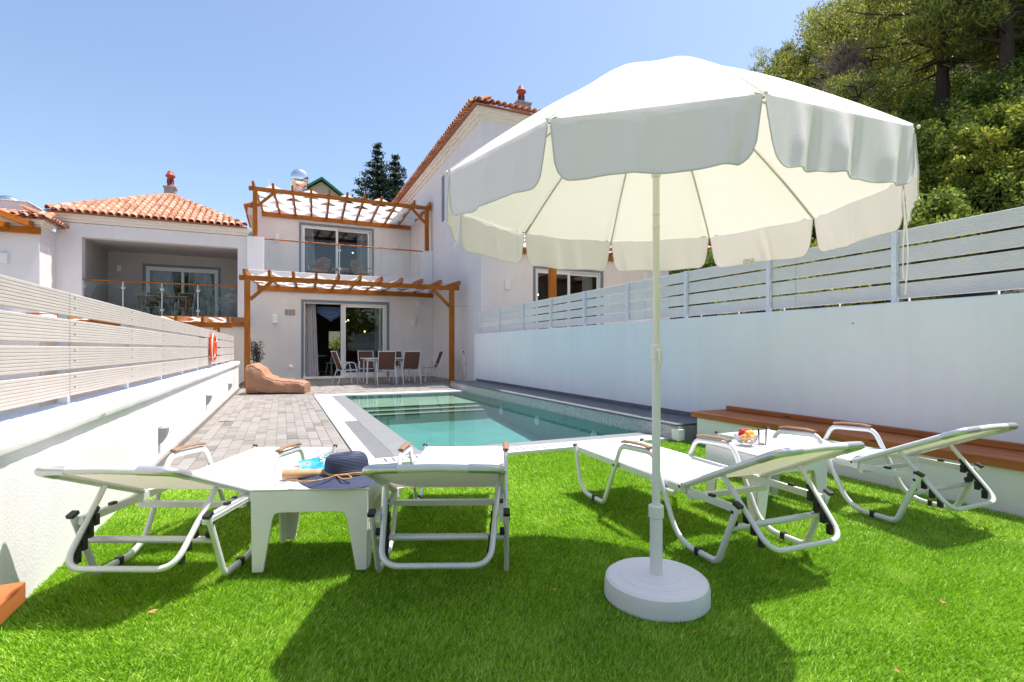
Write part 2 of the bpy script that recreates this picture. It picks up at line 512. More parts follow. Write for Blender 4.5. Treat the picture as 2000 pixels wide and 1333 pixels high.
def columns(xa, xb, ya, yb):
    n = round((xb - xa) / CW)
    cw = (xb - xa) / n
    for i in range(n):
        y = ya - rp.uniform(0, .1)
        while y < yb - .03:
            L = rp.choice((.20, .265, .265, .33))
            y0 = max(y, ya); y1 = min(y + L, yb)
            spots.append((xa + i * cw, xa + (i+1) * cw, y0, y1, L if (y0 == y and y1 == y + L) else None, cw))
            y += L
columns(-.945, .615, 4.62, 12.25)
columns(-.945, 5.17, 12.26, 18.86)
spots.sort(key=lambda s: _F[0]*s[0] + _F[1]*s[2])
rest = MB(); cnt = 0
for (x0, x1, y0, y1, L, cw) in spots:
    dz = rp.choice((.0, .001, .002, .003))
    if cnt < 300 and L:
        key = (L, round(cw, 3))
        if paver_me.get(key) is None:
            mb = MB(); paver_shape(mb, -cw/2, cw/2, -L/2, L/2, .018); paver_me[key] = mb.mesh('paver', M_PAV)
        o = link('paver', paver_me[key], patio); o.location = ((x0+x1)/2, (y0+y1)/2, .013 + dz); cnt += 1
    else:
        o = len(rest.v); paver_shape(rest, x0, x1, y0, y1, .018 + dz)
        rest.v[o:] = [(a, b_, c + .013) for (a, b_, c) in rest.v[o:]]
struct(rest.build('pavers', M_PAV, patio), 'stuff')
# skirting of the same stone along the left wall
sk = MB()
y = 4.65
while y < 14.4:
    sk.box(-.976, -.952, y + .002, y + .298, .012, .085); y += .30
struct(sk.build('skirting', M_PAV, patio), 'stuff')
dg = MB()
for i in range(9): dg.box(-.80 + i * .017, -.79 + i * .017, 8.15, 8.27, .033, .036)
dg.build('drain_grate', M_BLACK, patio)

# ---- swimming pool
PX0, PX1, PY0, PY1 = 1.27, 4.06, 5.12, 11.90
pool = thing('swimming_pool', 'rectangular overflow swimming pool with teal water, white coping and far steps', 'pool', (2.6, 8.5, 0))
pinv = Matrix.Translation((-2.6, -8.5, 0))
def pbuild(mb, name, m, parent=pool, **k):
    mb.v = [(a - 2.6, b - 8.5, c) for a, b, c in mb.v] if parent is pool else mb.v
    return mb.build(name, m, parent, **k)
def pool_tile(name, c, var, scale):
    m, nt, b, out = nodes(name)
    t = noise(nt, scale, 4); t2 = noise(nt, .9, 3)
    f = mix_rgb(nt, .5, t.outputs['Fac'], t2.outputs['Fac'])
    r = ramp(nt, f, [(.3, [x * (1 - var) for x in c]), (.7, [x * (1 + var) for x in c])])
    nt.links.new(r.outputs[0], b.inputs['Base Color']); b.inputs['Roughness'].default_value = .5
    return m
M_PFLOOR = pool_tile('pool_finish_deep_tint', (.10, .285, .265), .20, 4)  # light lost in deep water is put into the basin finish colour
M_PSTEP = pool_tile('pool_finish_shallow_tint', (.36, .42, .32), .08, 9)  # same finish, coloured as it looks under shallow water
M_NOSE = mat('step_nosing', (.03, .07, .06), .5)
bs = MB()
FZ0, FZ1 = -.66, -.21            # floor falls towards the lawn side
bs.add([(PX0,PY0,FZ0),(PX1,PY0,FZ0),(PX1,PY1,FZ1),(PX0,PY1,FZ1)], [(0,1,2,3)])
bs.add([(PX0,PY0,.012),(PX0,PY0,FZ0),(PX0,PY1,FZ1),(PX0,PY1,.012)], [(0,1,2,3)])
bs.add([(PX1,PY0,.0),(PX1,PY0,FZ0),(PX1,PY1,FZ1),(PX1,PY1,.0)], [(3,2,1,0)])
bs.add([(PX0,PY0,.012),(PX1,PY0,.012),(PX1,PY0,FZ0),(PX0,PY0,FZ0)], [(0,1,2,3)])
bs.add([(PX0,PY1,.012),(PX1,PY1,.012),(PX1,PY1,FZ1),(PX0,PY1,FZ1)], [(3,2,1,0)])
basin = pbuild(bs, 'basin', M_PFLOOR)
SX1 = 3.75
for (y0, y1, z0, z1) in ((10.10, PY1, -.5, -.075), (9.85, 10.10, -.5, -.125), (9.64, 9.85, -.5, -.175)):
    st = pbuild(MB().box(PX0 + .003, SX1, y0, y1 - .003, z0, z1), 'step', M_PSTEP)
    nb = MB().box(PX0 + .003, SX1, y0 - .004, y0 + .035, z1 - .022, z1 + .003)
    nb.v = [(a - 2.6, b - 8.5, c) for a, b, c in nb.v]
    nb.build('nosing', M_NOSE, st)
# coping: white edge strip, inner plates, overflow grating
M_COPW = mat('white_coping', (.62, .62, .61), .45, var=.04, vs=8, bmp=.06, bs=120)
M_COPG = mat('wet_grey_coping', (.20, .205, .215), .28, var=.08, vs=3, stretch=(1, 5, 1), bmp=.05, bs=50)
M_COPL = mat('pale_grey_coping', (.25, .255, .26), .32, var=.06, vs=5, bmp=.05, bs=80)
pbuild(MB().box(.628, .645, 4.62, 12.24, -.019, .004), 'shadow_gap', M_BLACK)
y = 4.64; k = 0
while y < 12.1:
    y1 = min(y + .98, 12.2)
    pbuild(MB().box(.645, .795, y + .002, y1 - .002, -.018, .034), 'edge_tile', M_COPW, bevel=.004)
    pbuild(MB().box(.80, .985, max(y, 4.91) + .002, y1 - .002, -.018, .031), 'channel_tile', M_COPG if k < 3 else M_COPW, bevel=.003)
    pbuild(MB().box(.99, PX0 - .001, max(y, 4.91) + .002, y1 - .002, -.018, .027), 'inner_tile', M_COPL, bevel=.004)
    y = y1; k += 1
# near side, towards the lawn
x = .80; k = 0
while x < 4.1:
    x1 = min(x + .66, 4.16)
    pbuild(MB().box(max(x, PX0 + .0) + .002 if x > .9 else x + .002, x1 - .002, 4.90, 5.119, -.018, .026) if x1 > PX0 + .1 else MB().box(x, x + .001, 4.9, 4.91, -.018, .0), 'inner_plate', M_COPL, bevel=.003)
    gt = pbuild(MB().box(x + .002, x1 - .002, 4.64, 4.898, -.018, .030), 'grating', M_COPW, bevel=.003)
    sb = MB(); q = x + .06
    while q < x1 - .03:
        sb.box(q - 2.6, q + .014 - 2.6, 4.69 - 8.5, 4.86 - 8.5, .0285, .0315); q += .075
    sb.build('slot', M_BLACK, gt)
    x = x1; k += 1
# far side
x = .80
while x < 4.0:
    x1 = min(x + .82, 4.2)
    pbuild(MB().box(x + .002, x1 - .002, PY1 + .001, 12.24, -.018, .032), 'far_tile', M_COPW, bevel=.004)
    x = x1
# raised kerb on the wall side: speckled granite face and dark slate ledge
def speckle(name, c0, c1, c2, sc):
    m, nt, b, out = nodes(name)
    t = noise(nt, sc, 6, rough=.8)
    r = ramp(nt, t.outputs['Fac'], [(.36, c0), (.5, c1), (.62, c2)])
    nt.links.new(r.outputs[0], b.inputs['Base Color']); b.inputs['Roughness'].default_value = .55
    bump(nt, b, t.outputs['Fac'], .1, .003)
    return m
M_GRAN = speckle('granite', (.16, .16, .15), (.38, .37, .35), (.55, .54, .51), 55)
M_SLATE = mat('slate_ledge', (.12, .125, .14), .6, var=.25, vs=7, bmp=.25, bs=30)
def wx(y): return 4.69 + .012 * (y - 5)          # face of the right garden wall
y = 4.52
while y < 12.9:
    y1 = min(y + .62, 13.0)
    pbuild(MB().box(PX1 + .001, PX1 + .06, y + .0015, y1 - .0015, -.9, .172), 'kerb_stone', M_GRAN, bevel=.003)
    a, b_ = wx(y), wx(y1)
    sl_ = MB().add([(PX1-.012,y+.001,.174),(a,y+.001,.174),(b_,y1-.001,.174),(PX1-.012,y1-.001,.174),
                    (PX1-.012,y+.001,.20),(a,y+.001,.20),(b_,y1-.001,.20),(PX1-.012,y1-.001,.20)],
                   [(0,3,2,1),(4,5,6,7),(0,1,5,4),(1,2,6,5),(2,3,7,6),(3,0,4,7)])
    pbuild(sl_, 'ledge_slab', M_SLATE, bevel=.003)
    up_ = MB().add([(a-.02,y+.001,.201),(a-.002,y+.001,.201),(b_-.002,y1-.001,.201),(b_-.02,y1-.001,.201),
                    (a-.02,y+.001,.255),(a-.002,y+.001,.255),(b_-.002,y1-.001,.255),(b_-.02,y1-.001,.255)],
                   [(0,3,2,1),(4,5,6,7),(0,1,5,4),(1,2,6,5),(2,3,7,6),(3,0,4,7)])
    pbuild(up_, 'upstand', M_SLATE)
    y = y1
pbuild(MB().box(PX1 + .06, 4.72, 4.52, 12.9, -.9, .173), 'kerb_core', M_CONC)
pbuild(MB().box(PX1 - .003, PX1 + .05, 4.50, 4.516, -.018, .172), 'kerb_end', M_GRAN)
pbuild(MB().box(PX1 - .008, PX1 + .08, 4.485, 4.60, .02, .145), 'skimmer_cover', M_PLAST, bevel=.004)
for y in (6.2, 8.0, 9.6):
    lt = MB().lathe([(.0001, .012), (.06, .012), (.085, .0), (.085, -.01)], 20, m=Matrix.Translation((PX1 - 2.6 - .004, y - 8.5, -.20)) @ Matrix.Rotation(R(-90), 4, 'Y'))
    lt.build('pool_light', M_PLAST, pool, smooth=True)
# water surface
def water_mat():
    m, nt, b, out = nodes('pool_water'); nt.nodes.remove(b)
    tr = nt.nodes.new('ShaderNodeBsdfTransparent'); tr.inputs[0].default_value = (.80, .96, .96, 1)
    gl = nt.nodes.new('ShaderNodeBsdfGlossy'); gl.inputs['Roughness'].default_value = .02
    fr = nt.nodes.new('ShaderNodeFresnel'); fr.inputs[0].default_value = 1.333
    t = noise(nt, 3.2, 3, stretch=(1, 2.2, 1)); bp = nt.nodes.new('ShaderNodeBump')
    bp.inputs['Strength'].default_value = .03; bp.inputs['Distance'].default_value = .05
    nt.links.new(t.outputs['Fac'], bp.inputs['Height'])
    nt.links.new(bp.outputs[0], gl.inputs['Normal']); nt.links.new(bp.outputs[0], fr.inputs['Normal'])
    mx = nt.nodes.new('ShaderNodeMixShader')
    nt.links.new(fr.outputs[0], mx.inputs[0]); nt.links.new(tr.outputs[0], mx.inputs[1]); nt.links.new(gl.outputs[0], mx.inputs[2])
    nt.links.new(mx.outputs[0], out.inputs[0])
    return m
wt = struct(MB().add([(PX0,PY0,.016),(PX1+.0005,PY0,.016),(PX1+.0005,PY1,.016),(PX0,PY1,.016)], [(0,1,2,3)]).build('water', water_mat()))

# ---- shower tray by the house corner
tr_ = MB().box(3.55, 4.75, 12.95, 13.7, .036, .052)
tray = tag(tr_.build('shower_tray', M_COPL, bevel=.01), 'flat grey shower tray set on the shaded paving by house corner', 'shower tray')
MB().box(3.62, 4.68, 13.02, 13.63, .0525, .054).build('tray_inset', M_SLATE, tray)

# ================================================================== GARDEN WALLS AND FENCES
def long_wall(name, label, path_in, thick, z0, z1, cap, side):
    """rendered wall with a slightly proud, hand-trowelled cap; path_in = face points (x,y)"""
    t = thing(name, label, 'wall', (path_in[0][0], path_in[0][1], 0))
    ox, oy = path_in[0]
    rg = random.Random(4)
    body = MB(); n = 420
    (xa, ya), (xb, yb) = path_in
    P0 = []; 
    for i in range(n + 1):
        q = i / n; P0.append((xa + (xb - xa) * q - ox, ya + (yb - ya) * q - oy))
    def strip(mb, prof):
        """prof: list of (offset from face, z, jitter)"""
        o = len(mb.v); k = len(prof)
        for (x, y) in P0:
            for (off, z, j) in prof:
                mb.v.append((x + side * (off + rg.uniform(-j, j)), y, z + rg.uniform(-j, j)))
        for i in range(n):
            for q in range(k - 1):
                mb.f.append((o + i*k + q, o + (i+1)*k + q, o + (i+1)*k + q + 1, o + i*k + q + 1))
        mb.f.append(tuple(o + q for q in range(k))); mb.f.append(tuple(o + n*k + q for q in range(k)))
    strip(body, [(0, z0, 0), (0, z1 - cap, 0), (-thick, z1 - cap, 0), (-thick, z0, 0)])
    body.build('wall_body', M_WALLW, t, fix=True)
    cp = MB()
    strip(cp, [(-.006, z1 - cap - .002, .0), (.020, z1 - cap + .004, .0012), (.026, z1 - cap + .03, .0005), (.024, z1 - .012, .001), (.006, z1, .002), (-thick + .01, z1, .002), (-thick - .01, z1 - .02, 0), (-thick - .01, z1 - cap, 0)])
    cp.build('wall_cap', M_WALLW, t, smooth=True, fix=True, angle=60)
    return t
long_wall('garden_wall', 'low white rendered wall carrying the sunlit beige slat fence', [(-.98, -3), (-.98, 14.5)], .18, -.05, .745, .10, 1)
rw = thing('garden_wall', 'tall white shaded wall rising behind the pool ledge and long bench', 'wall', (4.75, 5, 0))
a0, a1 = -2.5, 13.2
mb = MB().add([(wx(a0)-4.75,a0-5,-.05),(wx(a0)-4.55,a0-5,-.05),(wx(a1)-4.55,a1-5,-.05),(wx(a1)-4.75,a1-5,-.05),
               (wx(a0)-4.75,a0-5,1.43),(wx(a0)-4.55,a0-5,1.43),(wx(a1)-4.55,a1-5,1.46),(wx(a1)-4.75,a1-5,1.46)],
              [(0,3,2,1),(4,5,6,7),(0,1,5,4),(1,2,6,5),(2,3,7,6),(3,0,4,7)])
mb.build('wall_body', M_WALLW, rw, bevel=.015)
mk = atX(1665, 632, 4.66); MB().sphere((wx(mk.y) - 4.75, mk.y - 5, mk.z), .007, 8, 6).build('wall_plug', M_BLACK, rw)

# grooved composite boards: profile along the height, swept along the run
def board_mesh(L, hgt, mat_, ribs=8):
    prof = []; th = .011
    for i in range(ribs):
        z0 = hgt * i / ribs; z1 = hgt * (i + 1) / ribs; g = (z1 - z0) * .16
        prof += [(th - .0026, z0), (th, z0 + g), (th, z1 - g)]
    prof += [(th - .0026, hgt), (-th, hgt), (-th, 0)]
    return MB().prism(prof, -L/2, L/2, 'y').mesh('board', mat_)
def slat_fence(name, label, x_of, y0, seg, nseg, z_of, hgt, gap, nb, mat_, post_mat, side, postoff, seam_posts, joint_post=True, zfoot=.74):
    t = thing(name, label, 'fence', (x_of(y0), y0, z_of(y0)))
    me = board_mesh(seg - .006, hgt, mat_)
    for i in range(nseg):
        yc = y0 + seg * (i + .5)
        ang = math.atan2(x_of(yc + .5) - x_of(yc - .5), 1.0)
        for k in range(nb):
            o = link('board', me, t)
            o.location = (x_of(yc) - x_of(y0), yc - y0, z_of(yc) - z_of(y0) + k * (hgt + gap))
            o.rotation_euler = (0, 0, -ang + (math.pi if side < 0 else 0))
    top = nb * (hgt + gap)
    pm = MB().box(-.02, .02, -.02, .02, zfoot - .8, top - gap + .002).box(-.045, .045, -.05, .05, zfoot - .8, zfoot - .788).mesh('post', post_mat)
    sc = MB()
    for k in range(nb):
        for zz in (.3, .7): sc.lathe([(.0001, .003), (.005, .002), (.006, 0)], 6, m=Matrix.Translation((0, 0, (k + zz) * (hgt + gap))) @ Matrix.Rotation(R(90), 4, 'Y'))
    scm = sc.mesh('screws', M_BLACK)
    for y in seam_posts:
        p = link('post', pm, t); p.location = (x_of(y) - x_of(y0) + postoff, y - y0, z_of(y) - z_of(y0))
        if side > 0 and zfoot < .76:
            s_ = link('screws', scm, t); s_.location = (x_of(y) - x_of(y0) + .0112, y - y0, z_of(y) - z_of(y0))
    return t
fence_l = slat_fence('slat_fence', 'sunlit beige slat fence of grooved boards on the low left wall', lambda y: -1.06, -1.27, 2.4, 6, lambda y: .795,
           .1235, .022, 4, M_COMP, M_WPOST, 1, -.035, [-1.2 + 1.2 * i for i in range(1, 13)] + [14.08 - .9], zfoot=.742)
# last short run to the wall's end
me_ = board_mesh(.95, .1235, M_COMP)
for k in range(4):
    o = link('board', me_, fence_l); o.location = (0, 13.13 + 1.27 + .475, k * .1455)
fence_r = slat_fence('slat_fence', 'shaded grey slat fence with pale steel posts on the tall right wall', lambda y: wx(y) + .12, -1.2, 2.4, 6, lambda y: 1.475,
           .128, .022, 4, M_COMPG, M_POST, -1, -.035, [-1.0, .2, 1.4, 2.65, 3.90, 5.15, 6.4, 7.65, 8.9, 10.2, 11.6, 13.0], zfoot=.757)
# thin tube rail of the neighbour's own low edge, just behind the fence
lr = MB().tube([(wx(-1)+.20-4.87, -1-0, 1.50-1.475), (wx(13)+.2-4.87, 13, 1.50-1.475)], .008, 6)
y = -1.0
while y < 13:
    lr.tube([(wx(y)+.2-4.87, y, 1.44-1.475), (wx(y)+.2-4.87, y, 1.51-1.475)], .007, 6); y += .6
lr.v = [(a + 4.87 - (wx(-1.2)+.12), b + 1.2, c) for a, b, c in lr.v]
lr.build('edge_rail', M_WPOST, fence_r)

# lifebuoy on the left fence
lb_ = thing('lifebuoy', 'bright orange lifebuoy hanging on the left slat fence', 'lifebuoy', (-1.005, 9.5, 1.07))
rr = MB(); pts = []
for i in range(40):
    t = 2 * math.pi * i / 40
    pts.append((0, .17 * math.cos(t), .17 * math.sin(t)))
rr.tube(pts, .052, 12, closed=True, flat=.75, ref=(1, 0, 0)); rr.build('ring', M_RING, lb_, smooth=True)
for k in range(4):
    t = math.pi / 4 + k * math.pi / 2
    bnd = MB(); q = []
    for i in range(12):
        s_ = 2 * math.pi * i / 12
        q.append(((.043) * math.cos(s_), (.17 + .056 * math.sin(s_)) * math.cos(t), (.17 + .056 * math.sin(s_)) * math.sin(t)))
    bnd.tube(q, .005, 6, closed=True); bnd.build('strap', M_BLACK if k % 2 else M_WHITE, lb_)
rope = MB(); q = []
for i in range(41):
    t = 2 * math.pi * i / 40; q.append((.01, (.235 - .02 * abs(math.sin(2 * t))) * math.cos(t), (.235 - .02 * abs(math.sin(2 * t))) * math.sin(t)))
rope.tube(q[:-1], .006, 6, closed=True); rope.build('rope', M_WHITE, lb_)
MB().bar((-.03, 0, .10), (-.03, 0, .27), .05, .01, (1, 0, 0)).bar((-.03, 0, .26), (.05, 0, .28), .05, .01).build('hook', M_WHITE, lb_)

# hooded garden lamps on the left wall
lampme = []
prof = [(0, -.075), (.018, -.075), (.045, -.03), (.062, .02), (.062, .055), (0, .055)]
lm_body = MB().prism([(a, b) for a, b in prof], -.045, .045, 'y').mesh('hood', M_LAMP, smooth=True)
lm_plate = MB().box(-.004, .004, -.05, .05, -.085, .065).mesh('back_plate', M_LAMP)
for i, (px, py, lab) in enumerate(((311, 853, 'grey hooded wall lamp nearest the left sun lounger'), (403, 783, 'grey hooded wall lamp midway along the low white wall'), (446, 757, 'grey hooded wall lamp nearest the beanbag, on low wall'))):
    p = atX(px, py, -.98)
    t = thing('wall_lamp', lab, 'lamp', (-.976, p.y, p.z + .02), 0, 'hooded lamps on the low white wall')
    link('hood', lm_body, t); link('back_plate', lm_plate, t)

# built-in benches
def bench(label, xf, xb_of, y0, y1, front):
    t = thing('bench', label, 'bench', (xf, y0, 0))
    xb0, xb1 = xb_of(y0) - xf, xb_of(y1) - xf
    L = y1 - y0; bi = 0 if xb0 > 0 else -.10; be = 0 if xb0 > 0 else .16
    MB().add([(bi,0,-.03),(xb0,0,-.03),(xb1,L-be,-.03),(bi,L-be,-.03),(bi,0,.29),(xb0,0,.29),(xb1,L-be,.29),(bi,L-be,.29)],
             [(0,3,2,1),(4,5,6,7),(0,1,5,4),(1,2,6,5),(2,3,7,6),(3,0,4,7)]).build('base', M_WALLW, t, bevel=.012, fix=True)
    s = -1 if xb0 > 0 else 1
    # seat planks
    n = 3; 
    for i in range(n):
        f0 = i / n; f1 = (i + 1) / n
        xa0 = s * .035 + (xb0 - s * .035) * f0; xa1 = s * .035 + (xb0 - s * .035) * f1
        xc0 = s * .035 + (xb1 - s * .035) * f0; xc1 = s * .035 + (xb1 - s * .035) * f1
        e = -s * .0015
        MB().add([(xa0+e,-.02,.292),(xa1-e,-.02,.292),(xc1-e,L+.05,.292),(xc0+e,L+.05,.292),(xa0+e,-.02,.352),(xa1-e,-.02,.352),(xc1-e,L+.05,.352),(xc0+e,L+.05,.352)],
             [(0,3,2,1),(4,5,6,7),(0,1,5,4),(1,2,6,5),(2,3,7,6),(3,0,4,7)]).build('plank', M_BENCH, t, bevel=.004, fix=True)
    MB().add([(xb0+s*.05,-.02,.354),(xb0+s*.004,-.02,.354),(xb1+s*.004,L-.02,.354),(xb1+s*.05,L-.02,.354),(xb0+s*.05,-.02,.40),(xb0+s*.004,-.02,.40),(xb1+s*.004,L-.02,.40),(xb1+s*.05,L-.02,.40)],
             [(0,3,2,1),(4,5,6,7),(0,1,5,4),(1,2,6,5),(2,3,7,6),(3,0,4,7)]).build('back_batten', M_BENCH, t, bevel=.004, fix=True)
    return t
bench('long white bench with reddish timber seat along the tall shaded wall', 4.215, lambda y: wx(y), -1.5, 4.38, 1)
bench('orange timber bench corner at the lower left edge of lawn', -.735, lambda y: -.98, -1.5, 1.96, 1)
# ================================================================== HOUSES
def wall_y(mb, x0, x1, z0, z1, y0, y1, holes=()):
    """wall across the view (front face at y0) with rectangular holes (xa,xb,za,zb), left to right"""
    x = x0
    for (xa, xb, za, zb) in holes:
        mb.box(x, xa, y0, y1, z0, z1)
        if za > z0 + .001: mb.box(xa, xb, y0, y1, z0, za)
        if zb < z1 - .001: mb.box(xa, xb, y0, y1, zb, z1)
        x = xb
    mb.box(x, x1, y0, y1, z0, z1)
def sliding_door(parent, ox, oy, x0, x1, z0, z1, y, leaves, sill=.05):
    """grey surround with white sliding leaves; leaves = (xa, xb, glazed, depth)"""
    s = MB(); t = .085
    s.box(x0, x0 + t, y - .012, y + .16, z0, z1).box(x1 - t, x1, y - .012, y + .16, z0, z1).box(x0 + t, x1 - t, y - .012, y + .16, z1 - t, z1)
    def loc(mb): mb.v = [(a - ox, b - oy, c) for a, b, c in mb.v]; return mb
    d = loc(s).build('sliding_door', M_FRAME, parent, bevel=.004)
    loc_ = lambda mb, nm, m, **k: loc(mb).build(nm, m, d, **k)
    loc_(MB().box(x0 + .06, x1 - .06, y - .03, y + .18, z0 - .02, z0 + sill), 'threshold', M_LEAF)
    iz0, iz1 = z0 + sill, z1 - t
    fr = MB()
    fr.box(x0 + t, x0 + t + .05, y + .03, y + .15, iz0, iz1).box(x1 - t - .05, x1 - t, y + .03, y + .15, iz0, iz1).box(x0 + t + .05, x1 - t - .05, y + .03, y + .15, iz1 - .05, iz1)
    loc_(fr, 'door_frame', M_LEAF, bevel=.003)
    for (xa, xb, glazed, dp) in leaves:
        f = .085; l = MB(); yy = y + dp
        l.box(xa, xa + f, yy, yy + .045, iz0 + .002, iz1 - .052).box(xb - f, xb, yy, yy + .045, iz0 + .002, iz1 - .052)
        l.box(xa + f, xb - f, yy, yy + .045, iz0 + .002, iz0 + f + .03).box(xa + f, xb - f, yy, yy + .045, iz1 - .052 - f, iz1 - .052)
        loc_(l, 'door_leaf', M_LEAF, bevel=.003)
        if glazed:
            loc_(MB().add([(xa+f,yy+.02,iz0+f+.03),(xb-f,yy+.02,iz0+f+.03),(xb-f,yy+.02,iz1-.052-f),(xa+f,yy+.02,iz1-.052-f)], [(0,1,2,3)]), 'pane', M_GLASS)
    return d
def drape(parent, ox, oy, x0, x1, y, z0, z1, m, folds=9, amp=.035, name='curtain'):
    def fn(u, v):
        a = math.sin(u * folds * 2 * math.pi) + .4 * math.sin(u * folds * 4.7 + 1)
        k = .75 + .25 * (1 - v)
        return (x0 + (x1 - x0) * (u * k + (1 - k) * .1) - ox, y + amp * a - oy, z0 + (z1 - z0) * v)
    return MB().grid(fn, folds * 10, 8).build(name, m, parent, smooth=True, angle=80)

# barrel tile, lying along +y (uphill), mouth at y=0
def tile_mesh(r0=.085, r1=.07, L=.40, n=6, th=.012):
    v = []; f = []
    for (y, r) in ((0, r0), (L, r1)):
        for rr_ in (r, r - th):
            for i in range(n + 1):
                t = math.pi * i / n
                v.append((rr_ * math.cos(t), y, rr_ * math.sin(t)))
    k = n + 1
    for i in range(n):
        f.append((i, i + 1, 2*k + i + 1, 2*k + i))
        f.append((k + i + 1, k + i, 3*k + i, 3*k + i + 1))
        f.append((i + 1, i, k + i, k + i + 1))
    return MB().add(v, f).mesh('roof_tile', M_TILE, smooth=True, angle=50)
TILE = tile_mesh()
def tiled_slope(parent, origin, along, up, L, rows, step=.175, run=.33, inside=None, jit=.006, start=.09):
    """covers laid in courses; origin = eave corner, along = unit vector along the eave, up = unit vector uphill"""
    al = Vector(along).normalized(); u = Vector(up).normalized(); nz = al.cross(u).normalized()
    if nz.z < 0: nz = -nz
    xx = u.cross(nz).normalized()
    rot = Matrix((xx, u, nz)).transposed().to_euler()
    rg = random.Random(11); n = int((L - start) / step) + 1
    for j in range(rows):
        for i in range(n):
            a = start + i * step; b = j * run
            if inside and not inside(a, b): continue
            o = link('roof_tile', TILE, parent)
            o.location = Vector(origin) + al * (a + rg.uniform(-jit, jit)) + u * (b - .04 + rg.uniform(-jit, jit)) + nz * (.022 + (.012 if True else 0))
            o.rotation_euler = rot
def ridge_tiles(parent, a, b, big=1.35):
    a = Vector(a); b = Vector(b); d = b - a; L = d.length; d.normalize()
    sx = d.cross(Vector((0, 0, 1))).normalized(); nz = sx.cross(d)
    rot = Matrix((sx, d, nz)).transposed().to_euler(); n = int(L / .34)
    for i in range(n + 1):
        o = link('roof_tile', TILE, parent); o.location = a + d * min(.12 + i * .34, L - .35) - nz * .015
        o.rotation_euler = rot; o.scale = (big, 1, big)
def cornice(mb, x0, x1, y0, y1, z1, steps=((.05, .30), (.12, .18), (.19, .09))):
    """stepped moulding boxes growing outwards towards the eave"""
    z = z1
    for (out, dz) in reversed(steps):
        mb.box(x0 - out, x1 + out, y0 - out, y1 + out, z1 - dz, z - .002 if z != z1 else z1); z = z1 - dz
        
def chimney(parent, c, w_, h_, pot):
    """rendered stack with a red clay pot"""
    x, y, z = c
    st = MB().box(x - w_, x + w_, y - w_, y + w_, z - .8, z + h_).build('chimney', M_CONC, parent)
    MB().box(x - w_ - .03, x + w_ + .03, y - w_ - .03, y + w_ + .03, z + h_ + .001, z + h_ + .05).build('chimney_cap', M_CONC, st)
    k = pot
    MB().lathe([(.13*k, 0), (.12*k, .05*k), (.10*k, .08*k), (.10*k, .33*k), (.12*k, .36*k), (.16*k, .40*k), (.16*k, .44*k), (.11*k, .50*k), (.09*k, .58*k), (.05*k, .62*k), (.0001, .63*k)], 14, (x, y, z + h_ + .05)).build('chimney_pot', M_CLAY, st, smooth=True)
    ho = MB()
    for i in range(5):
        t = 2 * math.pi * i / 5 + .3
        ho.box(-.03*k, .03*k, -.006, .006, .12*k, .28*k, Matrix.Translation((x, y, z + h_ + .05)) @ Matrix.Rotation(t, 4, 'Z') @ Matrix.Translation((0, -.104*k, 0)))
    ho.build('flue_slot', M_BLACK, st)

# ---------------------------------------------------------------- our house
FY, UY = 18.9, 22.6
hs = thing('townhouse', 'white two storey house with recessed balcony behind the pool', 'house', (2.1, 22, 0))
HX, HY = 2.1, 22
def hb(mb, name, m, parent=hs, **k):
    mb.v = [(a - HX, b - HY, c) for a, b, c in mb.v]
    return mb.build(name, m, parent, **k)
D1 = (.604, 3.575, .05, 2.745)
D2 = (.645, 3.62, 3.72, 6.21)
g = MB(); wall_y(g, -1.0, 5.195, -.02, 3.40, FY, FY + .25, [D1]); hb(g, 'ground_floor_wall', M_HOUSE)
g = MB(); wall_y(g, -1.0, 5.195, 3.66, 6.95, UY, UY + .25, [D2]); hb(g, 'upper_floor_wall', M_HOUSE)
hb(MB().box(-1.0, 5.195, FY - .06, UY + .3, 3.402, 3.65), 'balcony_slab', M_HOUSE, bevel=.01)
hb(MB().box(-1.03, -.53, FY - .045, FY + .36, 3.652, 4.74), 'parapet', M_WALLW, bevel=.01)
hb(MB().box(-1.03, -.80, FY + .362, UY, 3.652, 4.74), 'parapet', M_WALLW, bevel=.01)
hb(MB().box(4.81, 5.19, FY - .045, FY + .30, 3.652, 4.72), 'parapet', M_WALLW, bevel=.01)
sw = MB().box(-1.0, -.78, FY + .252, 26.5, -.02, 3.40).box(-1.0, -.78, UY + .252, 26.5, 3.66, 6.95)
hb(sw, 'side_wall', M_HOUSE)
# back wall of the living room with a real window opening, dim inner lining
rm = MB()
rm.box(-.77, 5.15, FY + .26, 24.6, -.01, .045)
rm.box(-.77, 5.15, FY + .26, 24.6, 3.2, 3.39)
wall_y(rm, -.77, 5.15, .046, 3.19, 24.6, 24.8, [(1.95, 2.45, 1.05, 1.85)])
rm.box(-.775, -.70, FY + .26, 24.6, .046, 3.19).box(5.1, 5.15, FY + .26, 24.6, .046, 3.19)
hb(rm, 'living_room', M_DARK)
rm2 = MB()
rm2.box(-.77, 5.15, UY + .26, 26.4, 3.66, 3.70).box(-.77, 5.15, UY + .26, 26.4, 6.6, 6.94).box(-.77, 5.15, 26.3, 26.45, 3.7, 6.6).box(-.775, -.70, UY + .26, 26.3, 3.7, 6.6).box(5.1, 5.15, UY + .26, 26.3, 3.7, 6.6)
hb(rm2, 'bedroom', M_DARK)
sliding_door(hs, HX, HY, D1[0], D1[1], D1[2], D1[3], FY, [(1.98, 3.43, True, .035), (1.90, 3.30, True, .09)])
sliding_door(hs, HX, HY, D2[0], D2[1], D2[2], D2[3], UY, [(.78, 2.16, True, .035), (2.06, 3.46, True, .09)])
drape(hs, HX, HY, .72, 1.18, FY + .22, .10, 2.62, M_CURT, 6)
drape(hs, HX, HY, 3.10, 3.44, FY + .30, .10, 2.62, M_CURT, 5)
